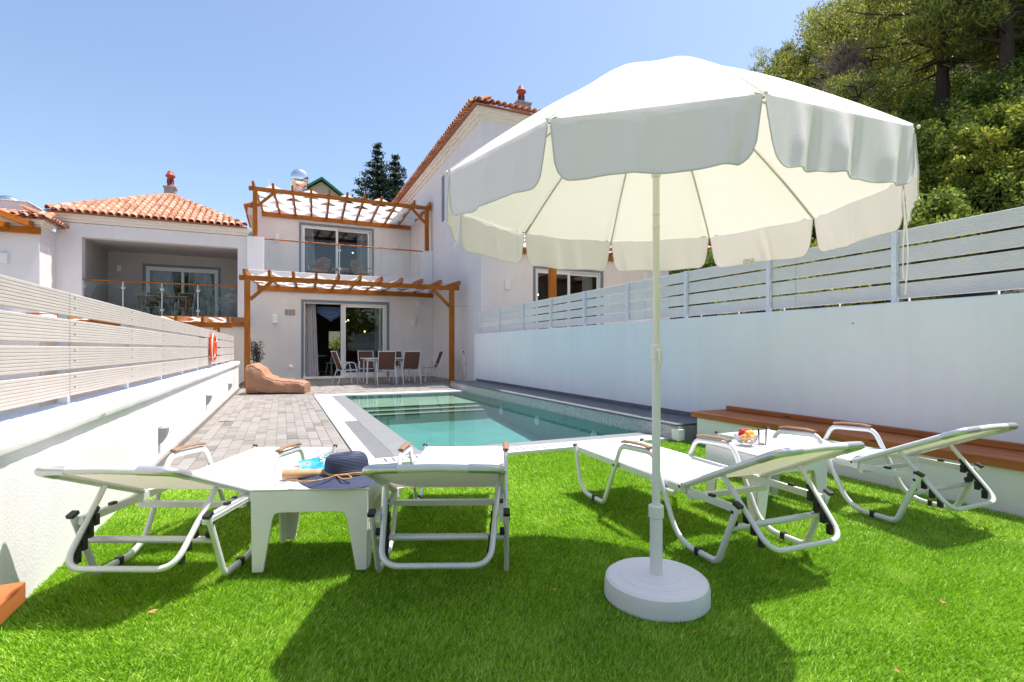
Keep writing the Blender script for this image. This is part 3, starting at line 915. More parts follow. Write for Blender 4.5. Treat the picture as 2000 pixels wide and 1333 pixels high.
drape(hs, HX, HY, .76, 1.32, UY + .24, 3.76, 6.08, M_CURT, 7)
drape(hs, HX, HY, 2.95, 3.50, UY + .26, 3.76, 6.08, M_CURT, 7)
# blue swagged pelmet inside the open leaf
for (xa, xb) in ((1.12, 1.62), (1.56, 2.06)):
    def fn(u, v, xa=xa, xb=xb):
        sag = 4 * u * (1 - u) if xa < 1.3 else 4 * u * (1 - u)
        return (xa + (xb - xa) * u - HX, FY + .34 + .03 * math.sin(v * 22) - HY, 2.62 - .08 - v * (.22 + .30 * abs(u - (1 if xa > 1.3 else 0)) ) )
    MB().grid(fn, 14, 24).build('swag', M_SWAG, hs, smooth=True, angle=80)
# lit bulbs of the room's lamps
M_BULB = emit('lamp_glow', (1.0, .66, .28), 7)
for (x, y, z) in ((2.35, 21.6, 2.15), (2.48, 21.9, 2.22), (3.05, 21.3, 1.75), (2.9, 23.9, 5.35)):
    b_ = MB().sphere((x - HX, y - HY, z), .026, 10, 8).build('bulb', M_BULB, hs, smooth=True)
    MB().tube([(x - HX, y - HY, z + .03), (x - HX, y - HY, 3.19 if z < 3 else 6.6)], .006, 6).build('cord', M_BLACK, b_)
# ventilation grilles, outlet
for i in range(3):
    p = atY(559.5 + 6.9 * i, 610.5, FY)
    hb(MB().box(p.x - .05, p.x + .05, FY - .014, FY - .001, p.z - .10, p.z + .10), 'vent_grille', M_LAMP)
p = atY(568, 717, FY); hb(MB().box(p.x - .06, p.x + .06, FY - .03, FY - .001, p.z - .05, p.z + .05), 'outlet', M_WLAMP, bevel=.008)
# roof over the upper floor: low slab, tiled verge at the left
roof = hb(MB().box(-1.0, 5.195, UY - .0, 26.6, 6.952, 7.05), 'roof', M_ROOF)
hb(MB().box(-1.22, -1.0, UY + .1, 26.6, 6.35, 6.62), 'eave_moulding', M_CORN)
tiled_slope(roof, (-1.30 - HX, UY + 4.2 - HY, 6.66), (0, -1, 0), (.93, 0, .36), 4.2, 2)

def wall_light(label, p, y, sx=.075, sz=.135):
    t = thing('wall_light', label, 'light', (p.x, y, p.z))
    MB().box(-sx, sx, -.085, -.004, -sz, sz).build('shade', M_WLAMP, t, bevel=.006)
    MB().box(-sx * .6, sx * .6, -.0035, -.0005, -sz * .6, sz * .6).build('mount', M_LAMP, t)
wall_light('white box wall light left of the open patio door', atY(537, 624, FY), FY)
wall_light('upper white box wall light right of the patio door', atY(815, 593, FY), FY)
wall_light('lower white box wall light right of the patio door', atY(807, 629, FY), FY)
wall_light('white wall light left of the balcony door', atY(541, 466, UY), UY)
wall_light('white wall light right of the balcony door', atY(772, 484, UY), UY)

# glass balcony railings
def railing(label, xs, y, z0, z1, x0, x1):
    t = thing('glass_railing', label, 'railing', (x0, y, z0))
    MB().tube([(0, 0, z1 - z0), (x1 - x0, 0, z1 - z0)], .024, 10).build('handrail', M_STAIN, t, smooth=True)
    pts = [x0] + list(xs) + [x1]
    for a, b in zip(pts[:-1], pts[1:]):
        MB().box(a - x0 + .03, b - x0 - .03, -.005, .005, .06, z1 - z0 - .05).build('glass_panel', M_RAILG, t)
    for x in xs:
        p_ = MB().tube([(x - x0, -.03, 0), (x - x0, -.03, z1 - z0 - .02)], .02, 8).build('post', M_ALUG, t, smooth=True)
        for zz in (.2, z1 - z0 - .2):
            MB().box(x - x0 - .055, x - x0 + .055, -.028, .014, zz - .03, zz + .03).build('clamp', M_ALUG, p_, bevel=.004)
railing('glass balcony railing with timber handrail above the pool pergola', [-.42, 1.85, 3.30, 4.62], FY + .02, 3.66, 4.70, -.52, 4.80)

# pergolas
def pergola(label, x0, x1, yf, yr, zb, zr, zg, post_x, n=11, cloth_to=1.0, tail=.28, posts=True, sag=.05):
    """front beam on two posts, ledger on the house wall, rafters across, woven cloth strips"""
    t = thing('pergola', label, 'pergola', (x0, yf, zg))
    def B(mb, nm, m, **k):
        mb.v = [(a - x0, b - yf, c - zg) for a, b, c in mb.v]; return mb.build(nm, m, t, **k)
    B(MB().box(x0, x1, yf - .06, yf + .06, zb - .125, zb), 'beam', M_STAIN, bevel=.006)
    B(MB().box(x0 + .28, x1 + .27, yr - .09, yr - .005, zr - .16, zr), 'ledger', M_STAIN, bevel=.006)
    rx = [x0 + .13 + (x1 - x0 - .20) * i / (n - 1) for i in range(n)]
    for i, x in enumerate(rx):
        xr = x + .20
        B(MB().bar((x, yf - tail, zb + .065), (xr, yr - .01, zr + .065), .07, .13), 'rafter', M_STAINY, bevel=.005)
    if posts:
        for x in post_x:
            B(MB().box(x - .07, x + .07, yf - .065, yf + .065, zg, zb - .126), 'post', M_STAINZ, bevel=.006)
            s_ = 1 if x < (x0 + x1) / 2 else -1
            B(MB().bar((x + s_ * .07, yf, zb - .62), (x + s_ * .60, yf, zb - .10), .085, .09, (0, 1, 0)), 'brace', M_STAIN, bevel=.005)
    # cloth woven over and under the rafters
    ns = 5; d = (yr - .15 - yf - .05) / ns
    i1 = max(2, int(round((n - 1) * cloth_to)))
    for k in range(ns):
        ya = yf + .08 + d * k; yb = ya + d - .03; ph = k % 2
        def fn(u, v, ya=ya, yb=yb, ph=ph):
            q = u * i1; i = min(int(q), n - 2); x = rx[0] + (rx[1] - rx[0]) * q
            y = ya + (yb - ya) * v; f = (y - yf) / (yr - yf)
            z = zb + (zr - zb) * f + .066 + (.055 if ph else -.055) * math.cos(math.pi * q) - sag * (math.sin(math.pi * q) ** 2) + .01 * math.sin(7 * v + q)
            return (x + .20 * f - x0, y - yf, z - zg)
        MB().grid(fn, i1 * 8, 4).build('cloth_strip', M_SAIL, t, smooth=True, angle=80)
    return t
pergola('timber pergola over the poolside terrace with woven white cloth', -1.0, 4.93, 14.95, FY, 2.955, 3.14, .03, (-.81, 4.70))
# upper pergola: posts stand on the parapets, strapped straight between beam ends
pu = pergola('timber pergola over the upper balcony with woven white cloth', -.99, 5.15, 19.02, UY, 6.42, 6.47, 4.74, (-.80, 5.00), tail=.22)

# ---------------------------------------------------------------- house on the right (taller, stepped forward)
rh = thing('townhouse', 'tall white house with tiled eave standing right of pool', 'house', (8.5, 18, .85))
def rb(mb, name, m, parent=rh, **k):
    mb.v = [(a - 8.5, b - 18, c - .85) for a, b, c in mb.v]
    return mb.build(name, m, parent, **k)
RX, RY = 5.2, 13.75
RD = (6.85, 9.35, .95, 3.56)
g = MB(); wall_y(g, RX, 12.0, -.02, 7.62, RY, RY + .25, [RD]); rb(g, 'front_wall', M_HOUSE)
g = MB(); g.box(RX, RX + .25, RY + .252, 26.6, -.02, 7.62); rb(g, 'side_wall', M_HOUSE)
rb(MB().box(12.0 - .25, 12.0, RY + .252, 26.6, .8, 7.62), 'side_wall', M_HOUSE)
c_ = MB(); cornice(c_, RX, 12.0, RY, 26.6, 7.90); rb(c_, 'cornice', M_CORN)
rr_ = rb(MB().add([(RX-.30,RY-.30,7.92),(12.3,RY-.30,7.92),(12.3,26.9,7.92),(RX-.30,26.9,7.92),(8.6,17.2,9.25),(8.6,23.4,9.25)],
                  [(0,1,4),(1,2,5,4),(2,3,5),(3,0,4,5),(3,2,1,0)]), 'roof', M_ROOF)
loc_o = lambda x, y, z: (x - 8.5, y - 18, z - .85)
tiled_slope(rr_, loc_o(RX - .36, 26.8, 7.93), (0, -1, 0), (.93, 0, .365), 13.3, 2, step=.19)
tiled_slope(rr_, loc_o(RX - .30, RY - .36, 7.93), (1, 0, 0), (0, .93, .365), 7.2, 2, step=.19)
ridge_tiles(rr_, loc_o(RX - .33, RY - .33, 7.97), loc_o(8.6, 17.2, 9.27))
chimney(rh, loc_o(7.52, 16.0, 8.95), .25, .45, 1.05)
g = MB(); g.box(6.2, 9.9, 15.9, 16.0, .86, 3.9).box(6.2, 9.9, 14.01, 16.0, 3.75, 3.9).box(6.15, 6.2, 14.01, 16, .86, 3.9).box(9.9, 9.95, 14.01, 16, .86, 3.9)
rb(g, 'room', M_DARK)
sliding_door(rh, 8.5, 18, RD[0], RD[1], RD[2], RD[3], RY, [(6.95, 8.15, True, .035), (8.10, 9.25, True, .09)])
drape(rh, 8.5, 18, 8.75, 9.2, RY + .3, 1.05, 3.45, M_CURT, 5)
for ch in children(rh):
    if ch.name.startswith(('curtain', 'sliding_door')): ch.location.z -= .85
for (x, z) in ((7.35, 2.75), (7.75, 2.85)):
    b_ = MB().sphere((x - 8.5, 15.2 - 18, z - .85), .03, 10, 8).build('bulb', M_BULB, rh, smooth=True)
    MB().tube([(x - 8.5, 15.2 - 18, z - .83), (x - 8.5, 15.2 - 18, 3.74 - .85)], .006, 6).build('cord', M_BLACK, b_)
p0 = atX(866, 345, RX); p1 = atX(869, 430, RX)
slit = rb(MB().box(RX - .03, RX + .1, p0.y - .12, p0.y + .12, p1.z, p0.z), 'side_window', M_FRAME)
wall_light('white wall light on the right house beside the corner', atY(990, 557, RY), RY)
wall_light('white wall light behind the parasol pole on right house', atY(1258, 541, RY), RY)
pergola('neighbouring timber pergola rising behind the grey right fence', 5.20, 11.1, 9.85, RY, 3.80, 4.02, .85, (5.38, 10.85))

# ---------------------------------------------------------------- lower house on the left with the loggia
lh = thing('townhouse', 'lower white house with open loggia and orange hipped tile roof', 'house', (-3.5, 21, -1.15))
def lb2(mb, name, m, parent=lh, **k):
    mb.v = [(a + 3.5, b - 21, c + 1.15) for a, b, c in mb.v]
    return mb.build(name, m, parent, **k)
LO = (-5.37, -1.31, 2.05, 4.36)
g = MB(); wall_y(g, -5.965, -1.035, -1.16, 4.75, 19.0, 19.3, [LO]); lb2(g, 'front_wall', M_HOUSE)
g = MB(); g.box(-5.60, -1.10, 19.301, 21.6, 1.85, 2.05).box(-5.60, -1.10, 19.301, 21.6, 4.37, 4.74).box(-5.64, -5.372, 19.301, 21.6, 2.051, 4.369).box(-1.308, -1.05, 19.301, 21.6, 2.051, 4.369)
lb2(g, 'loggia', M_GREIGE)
LD = (-4.40, -2.03, 2.06, 4.02)
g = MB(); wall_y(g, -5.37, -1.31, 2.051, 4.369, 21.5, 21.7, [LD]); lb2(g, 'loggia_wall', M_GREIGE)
g = MB(); g.box(-5.4, -1.3, 23.4, 23.5, 2.0, 4.4).box(-5.4, -1.3, 21.71, 23.5, 4.3, 4.4).box(-5.45, -5.35, 21.71, 23.5, 2, 4.4).box(-1.35, -1.25, 21.71, 23.5, 2, 4.4).box(-5.4, -1.3, 21.71, 23.5, 1.9, 2.0)
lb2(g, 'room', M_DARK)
sliding_door(lh, -3.5, 21, LD[0], LD[1], LD[2], LD[3], 21.5, [(-4.28, -3.18, True, .035), (-3.26, -2.15, True, .09)])
drape(lh, -3.5, 21, -4.25, -3.4, 21.78, 2.1, 3.9, M_CURT, 9)
drape(lh, -3.5, 21, -3.1, -2.2, 21.80, 2.1, 3.9, M_CURT, 9)
for ch in children(lh):
    if ch.name.startswith(('curtain', 'sliding_door')): ch.location.z += 1.15
c_ = MB(); cornice(c_, -5.965, -1.035, 19.0, 24.0, 4.985, ((.04, .22), (.10, .14), (.15, .07))); lb2(c_, 'cornice', M_CORN)
EX0, EX1, EYf, EZ, AP = -6.18, -1.02, 18.72, 5.0, (-3.58, 21.45, 6.43)
rf = lb2(MB().add([(EX0,EYf,EZ),(EX1,EYf,EZ),(EX1,24.3,EZ),(EX0,24.3,EZ),AP], [(0,1,4),(1,2,4),(2,3,4),(3,0,4),(3,2,1,0)]), 'roof', M_ROOF)
ll = lambda x, y, z: (x + 3.5, y - 21, z + 1.15)
upv = Vector((0, AP[1] - EYf, AP[2] - EZ)); uL = upv.length
W_ = EX1 - EX0
tiled_slope(rf, ll(EX0, EYf, EZ), (1, 0, 0), upv, W_, 10, step=.185, run=.31,
            inside=lambda a, b: (b + .12) / uL < min(a / (AP[0] - EX0), (W_ - a) / (EX1 - AP[0])))
ridge_tiles(rf, ll(EX0, EYf, EZ + .03), ll(AP[0], AP[1], AP[2] + .03))
ridge_tiles(rf, ll(EX1, EYf, EZ + .03), ll(AP[0], AP[1], AP[2] + .03))
chimney(lh, ll(-3.6, 21.6, 6.45), .165, .28, .95)
railing('glass railing across the loggia of the lower left house', [atY(x, 560, 19.04).x for x in (163, 241, 317, 387)], 19.04, 2.06, 3.10, -5.365, -1.315)
wall_light('white round light on the loggia rear wall', atY(234, 525, 21.5), 21.5, .06, .1)
pergola('lower timber pergola glimpsed over and through the left fence', -6.9, -1.16, 14.95, 19.0, 1.72, 1.95, -1.15, (-6.7, -1.50), sag=.04)

# ---------------------------------------------------------------- house at the far left edge
fh = thing('townhouse', 'white house cut by the left edge with sunlit side wall', 'house', (-8, 20, -1.15))
def fb(mb, name, m, parent=fh, **k):
    mb.v = [(a + 8, b - 20, c + 1.15) for a, b, c in mb.v]
    return mb.build(name, m, parent, **k)
fb(MB().box(-11, -5.97, 17.9, 18.998, -1.16, 4.42).box(-11, -5.967, 19.0, 24, -1.16, 4.42), 'wall', M_HOUSE)
c_ = MB(); cornice(c_, -11, -5.97, 17.9, 18.4, 4.52, ((.04, .20), (.10, .12), (.16, .06))); fb(c_, 'cornice', M_CORN)
frf = fb(MB().add([(-11,17.66,4.53),(-5.75,17.66,4.53),(-5.75,18.99,4.53),(-11,18.99,4.53),(-11,18.6,4.85),(-6.5,18.6,4.85),(-6.5,18.99,4.85),(-11,18.99,4.85)], [(0,1,5,4),(1,2,6,5),(4,5,6,7),(0,3,2,1),(0,4,7,3),(2,3,7,6)]), 'roof', M_ROOF)
fl = lambda x, y, z: (x + 8, y - 20, z + 1.15)
tiled_slope(frf, fl(-9.5, 17.63, 4.53), (1, 0, 0), (0, .95, .32), 3.7, 2, step=.2)
tiled_slope(frf, fl(-5.72, 17.7, 4.53), (0, 1, 0), (-.92, 0, .39), 1.25, 2, step=.19)
fb(MB().box(-11, -6.42, 18.45, 19.4, 4.72, 5.10).box(-11, -6.38, 18.42, 19.43, 5.101, 5.13), 'roof_parapet', M_WALLW, bevel=.008)
wall_light('white wall light at the far left house edge', atY(9, 505, 17.9), 17.9)
pg = thing('pergola', 'timber pergola end jutting over the far left house', 'pergola', (-7.5, 17.85, 3.9))
a_ = atY(0, 451, 17.82); b__ = atY(80, 452, 17.82)
MB().box(-10.5 + 7.5, b__.x + 7.5, -.09, -.005, b__.z - 3.9 - .09, b__.z - 3.9 + .09).build('ledger', M_STAIN, pg, bevel=.006)
for px0, py0, px1, py1 in ((-60, 390, 62, 444), (-150, 400, 16, 446)):
    p0 = atY(px0, py0, 15.6); p1 = atY(px1, py1, 17.8)
    MB().bar((p0.x + 7.5, 15.6 - 17.85, p1.z - 3.9 + .06), (p1.x + 7.5, -.06, p1.z - 3.9 + .06), .10, .15).build('rafter', M_STAINY, pg, bevel=.005)
fc = MB().grid(lambda u, v: (-3.2 + 1.55 * u, -2.2 + 2.1 * v, b__.z - 3.9 + .10 - .05 * math.sin(u * 9) ), 24, 6)
fc.build('cloth_strip', M_SAIL, pg, smooth=True, angle=80)

# ---------------------------------------------------------------- solar water heaters, green gabled attic
def heater(label, c, r, L, base):
    t = thing('solar_water_heater', label, 'water heater', c)
    pr = [(r, 0)]
    for i in range(1, 9):
        a = math.pi / 2 * i / 8; pr.append((max(r * math.cos(a), 1e-4), -r * .45 * math.sin(a)))
    m = Matrix.Rotation(R(-90), 4, 'X')
    prof = [(x, z) for x, z in reversed(pr)] + [(r, L), (r * .7, L + .05), (.0001, L + .06)]
    MB().lathe(prof, 28, m=m).build('tank', M_TANK, t, smooth=True)
    MB().lathe([(r + .004, .02), (r + .006, .03), (r + .006, .06), (r + .004, .07)], 28, m=m).build('tank_band', M_ALUG, t)
    fr = MB()
    for y in (.25, L - .25):
        fr.bar((-.28, y, -base), (-.12, y, -r * .8), .04, .04).bar((.28, y, -base), (.12, y, -r * .8), .04, .04).bar((-.22, y, -r - .12), (.22, y, -r - .12), .04, .04)
    fr.build('stand', M_ALUG, t)
    return t
heater('polished round solar water tank on the roof above balcony pergola', (.70, 23.6, 8.33), .36, 1.6, 1.27)
heater('solar tank half hidden behind the far left roof parapet', (-7.50, 20.2, 5.22), .42, 1.2, .9)
MB_p = MB().tube([(0, 0, 0), (-.02, 0, .35)], .02, 8)
vp = atY(525, 352, 24); ve = tag(MB_p.build('vent_pipe', M_WHITE), 'thin white vent pipe on the roof beside the solar tank', 'pipe'); ve.location = (vp.x, 24.2, vp.z - .25)
MB().tube([(0, 0, 0), (.02, 0, -1.1)], .018, 8).build('riser', M_WHITE, ve)
gh = thing('hillside_house', 'small green gabled roof peeking above the upper pergola', 'house', (2.13, 32, 0))
gp = [(-1.6, 0), (1.6, 0), (1.6, 9.7), (0, 10.85), (-1.6, 9.7)]
MB().prism(gp, 0.0, 5, 'y').build('wall', plaster('cream_wall', (.62, .56, .42)), gh)
gg = mat('green_paint', (.02, .22, .08), .5)
for s_ in (-1, 1):
    MB().bar((0, -.25, 10.95), (s_ * 2.0, -.25, 9.50), .08, .16, (0, 1, 0)).build('bargeboard', gg, gh)
    MB().add([(0,-.3,11.05),(s_*2.0,-.3,9.6),(s_*2.0,5.2,9.6),(0,5.2,11.05),(0,-.3,10.98),(s_*2.0,-.3,9.53),(s_*2.0,5.2,9.53),(0,5.2,10.98)],
             [(0,1,2,3),(7,6,5,4),(0,4,5,1),(1,5,6,2),(2,6,7,3),(3,7,4,0)]).build('roof', gg, gh)
# ================================================================== PARASOL
UX, UY_ = 1.451, 1.741
pa = thing('parasol', 'large white parasol with scalloped valance on the lawn', 'parasol', (UX, UY_, 0))
RIM, RR, HC, PW = 1.693, .89, .55, 1.4
PH = math.atan2(1.281 - 1.741, .69 - 1.451)
def tilt(x, y): return -.010 * x + .005 * y
def rib_pt(k, r):
    t = PH + k * math.pi / 5
    x, y = r * math.cos(t), r * math.sin(t)
    return Vector((x, y, RIM + HC * (1 - (r / RR) ** PW) + tilt(x, y)))
cn = MB()
for k in range(10):
    def fn(u, v, k=k):
        r = RR * (.012 + .988 * v)
        a = rib_pt(k, r); b = rib_pt(k + 1, r)
        p = a.lerp(b, u)
        s = 4 * u * (1 - u)
        p.z -= .018 * s * v * (1 - .6 * v)               # cloth hangs slightly between the ribs
        p.z += .0035 * math.sin(u * 9 + k) * s * v
        # tight pulls at the rib ends
        e = max(0, v - .72) / .28
        p.z += .010 * e * math.sin(46 * min(u, 1 - u) + k) * math.exp(-10 * min(u, 1 - u)) + .002 * math.sin(v * 40 + u * 6 + k) * s * v * (1 - v)
        return p
    cn.grid(fn, 28, 26)
canopy = cn.build('canopy', M_CANOPY, pa, smooth=True, fix=True, angle=16)
seams = MB()
for k in range(10):
    pts = [rib_pt(k, RR * (.03 + .97 * i / 14)) for i in range(15)]
    rb_ = MB().tube([p + Vector((0, 0, -.010)) for p in pts], .0045, 6)
    rb_.build('rib', mat('rib_steel', (.50, .49, .42), .4, .2) if k == 0 else bpy.data.materials['rib_steel'], pa, smooth=True)
    # strut from the runner to the middle of the rib
    t = PH + k * math.pi / 5
    tip = MB().sphere(rib_pt(k, RR) + Vector((0.012 * math.cos(t), .012 * math.sin(t), -.004)), .0055, 8, 6)
    tip.build('rib_tip', M_PLAST, pa, smooth=True)
rg = random.Random(21)
for k in range(10):
    a = rib_pt(k, RR); b = rib_pt(k + 1, RR); ch = (b - a); nrm = Vector((ch.y, -ch.x, 0)).normalized()
    if nrm.dot(a) < 0: nrm = -nrm
    ph1, ph2 = rg.uniform(0, 6), rg.uniform(0, 6); wav = rg.uniform(.002, .005); f1 = rg.uniform(2.0, 3.6)
    H0 = .178
    folds = [(rg.uniform(.08, .92), rg.uniform(.02, .05), rg.uniform(-.012, .016)) for _ in range(3)]
    if k == 1: folds = [(.20, .035, .020), (.30, .025, -.014), (.47, .035, .022), (.57, .025, -.012), (.80, .05, .018), (.90, .03, -.012)]
    if k == 0: folds = [(.45, .03, .006), (.86, .04, .012), (.93, .02, -.008)]
    def edge(u):
        # rounded lower corners, nearly straight between
        e = min(u, 1 - u) / .115
        return H0 * (1 if e >= 1 else (.58 + .42 * math.sqrt(max(0, 1 - (1 - e) ** 2)))) + .004 * math.sin(u * 11 + ph1)
    def inset(u, v):
        e = min(u, 1 - u)
        return .016 * v * max(0, 1 - e / .12)
    def fn(u, v):
        s_ = .004 + .992 * u
        d = edge(s_) * v
        p = a.lerp(b, s_)
        gap = inset(s_, v) * (1 if s_ < .5 else -1)
        p = p + ch.normalized() * gap
        out = .010 * v + wav * v * (math.sin(s_ * f1 * 2 * math.pi + ph1) + .5 * math.sin(s_ * f1 * 4.1 * math.pi + ph2)) + sum(a_ * math.exp(-((s_ + .06 * (v - .5) - c_0) / w_0) ** 2) for c_0, w_0, a_ in folds) * min(1, v * 1.6)
        return p + nrm * (out + .002) + Vector((0, 0, -d - .001))
    vo = MB().grid(fn, 64, 12).build('valance', M_VAL, pa, smooth=True, angle=80)
    hem = [fn(i / 40, 1.0) + nrm * .0005 for i in range(41)]
    hem = [fn(0, v) for v in (.15, .5)] + hem + [fn(1, v) for v in (.5, .15)]
    MB().tube(hem, .0022, 6).build('binding', M_HEM, vo, smooth=True)
# care label on the back valance
a = rib_pt(7, RR)
lbp = atZ(1480, 497, 1.52)
# pole, joint, knob, sleeve, base
MB().tube([(0, 0, .36), (0, 0, 1.02)], .0175, 16).build('lower_pole', M_BASE, pa, smooth=True)
MB().tube([(0, 0, 1.02), (0, 0, 2.235)], .0145, 16).build('upper_pole', M_POLE, pa, smooth=True)
MB().lathe([(.0145, 1.775), (.019, 1.78), (.020, 1.79), (.020, 1.84), (.018, 1.85), (.0145, 1.855)], 18).build('runner', M_POLE, pa, smooth=True)
MB().lathe([(.0148, 1.615), (.0165, 1.617), (.0165, 1.625), (.0148, 1.627)], 16).lathe([(.0148, 1.56), (.0165, 1.562), (.0165, 1.57), (.0148, 1.572)], 16).build('pole_ring', M_POLE, pa, smooth=True)
kb = MB().lathe([(.0176, -.03), (.021, -.028), (.021, .03), (.0176, .034)], 16, (0, 0, 1.035))
kb.build('pole_joint', M_PLAST, pa, smooth=True)
MB().tube([(-.004, -.018, 1.045), (-.008, -.034, 1.04), (-.008, -.038, 1.00), (-.006, -.026, .975)], [.010, .010, .008, .005], 8).build('clamp_lever', M_PLAST, pa, smooth=True)
MB().lathe([(.028, .085), (.030, .09), (.0275, .10), (.0262, .12), (.0262, .335)], 20).build('sleeve', M_BASE, pa, smooth=True)
cl = MB()
pr = []
n = 36; vs = []; fs = []
for j, (z, r0) in enumerate(((.335, .027), (.338, .031), (.385, .031), (.39, .0255), (.39, .018))):
    for i in range(n):
        r_ = r0 + (.0012 if (i % 2 and j in (1, 2)) else 0)
        vs.append((r_ * math.cos(2*math.pi*i/n), r_ * math.sin(2*math.pi*i/n), z))
for j in range(4):
    for i in range(n): fs.append((j*n+i, j*n+(i+1)%n, (j+1)*n+(i+1)%n, (j+1)*n+i))
cl.add(vs, fs).build('collar', M_BASE, pa, smooth=True)
MB().lathe([(.212, .0), (.2175, .004), (.2165, .055), (.211, .078), (.200, .086), (.150, .089), (.148, .092), (.10, .094), (.098, .097), (.030, .099), (.0001, .099)], 64).build('base', M_BASE, pa, smooth=True, angle=25)
# loose tie straps at the right-hand rib
ip = Vector((2.124 - UX, 1.159 - UY_, 1.683))
for i, (dx, ln, am) in enumerate(((.0, .40, .014), (-.018, .34, .02))):
    def fn(u, v, dx=dx, ln=ln, am=am, i=i):
        t = v * ln
        return ip + Vector((.02 + dx + .012 * (u - .5) + am * math.sin(v * 5 + i * 1.7) * v, .012 * (u - .5) + .008 * math.cos(v * 4 + i), -t - .03))
    MB().grid(fn, 2, 18).build('tie_strap', M_VAL, pa, smooth=True, angle=80)
# sewn label near the back hem
t7 = atY(1480, 497, 2.05)
tg = [k for k in range(10)]
lab_m = mat('sewn_label', (.62, .60, .60), .7, var=.5, vs=90)
ga, gb = Vector((2.213 - UX, 2.202 - UY_, 1.688)), Vector((2.338 - UX, 1.666 - UY_, 1.684))
q = ga.lerp(gb, .42); inn = Vector((-gb.y + ga.y, gb.x - ga.x, 0)).normalized()
if inn.dot(q) > 0: inn = -inn
dq = (gb - ga).normalized()
lab = MB().add([q + dq * -.03 + inn * .004 + Vector((0, 0, -.158)), q + dq * .03 + inn * .004 + Vector((0, 0, -.158)), q + dq * .03 + inn * .004 + Vector((0, 0, -.190)), q + dq * -.03 + inn * .004 + Vector((0, 0, -.190))], [(0, 1, 2, 3)])
lab.build('care_label', lab_m, pa)

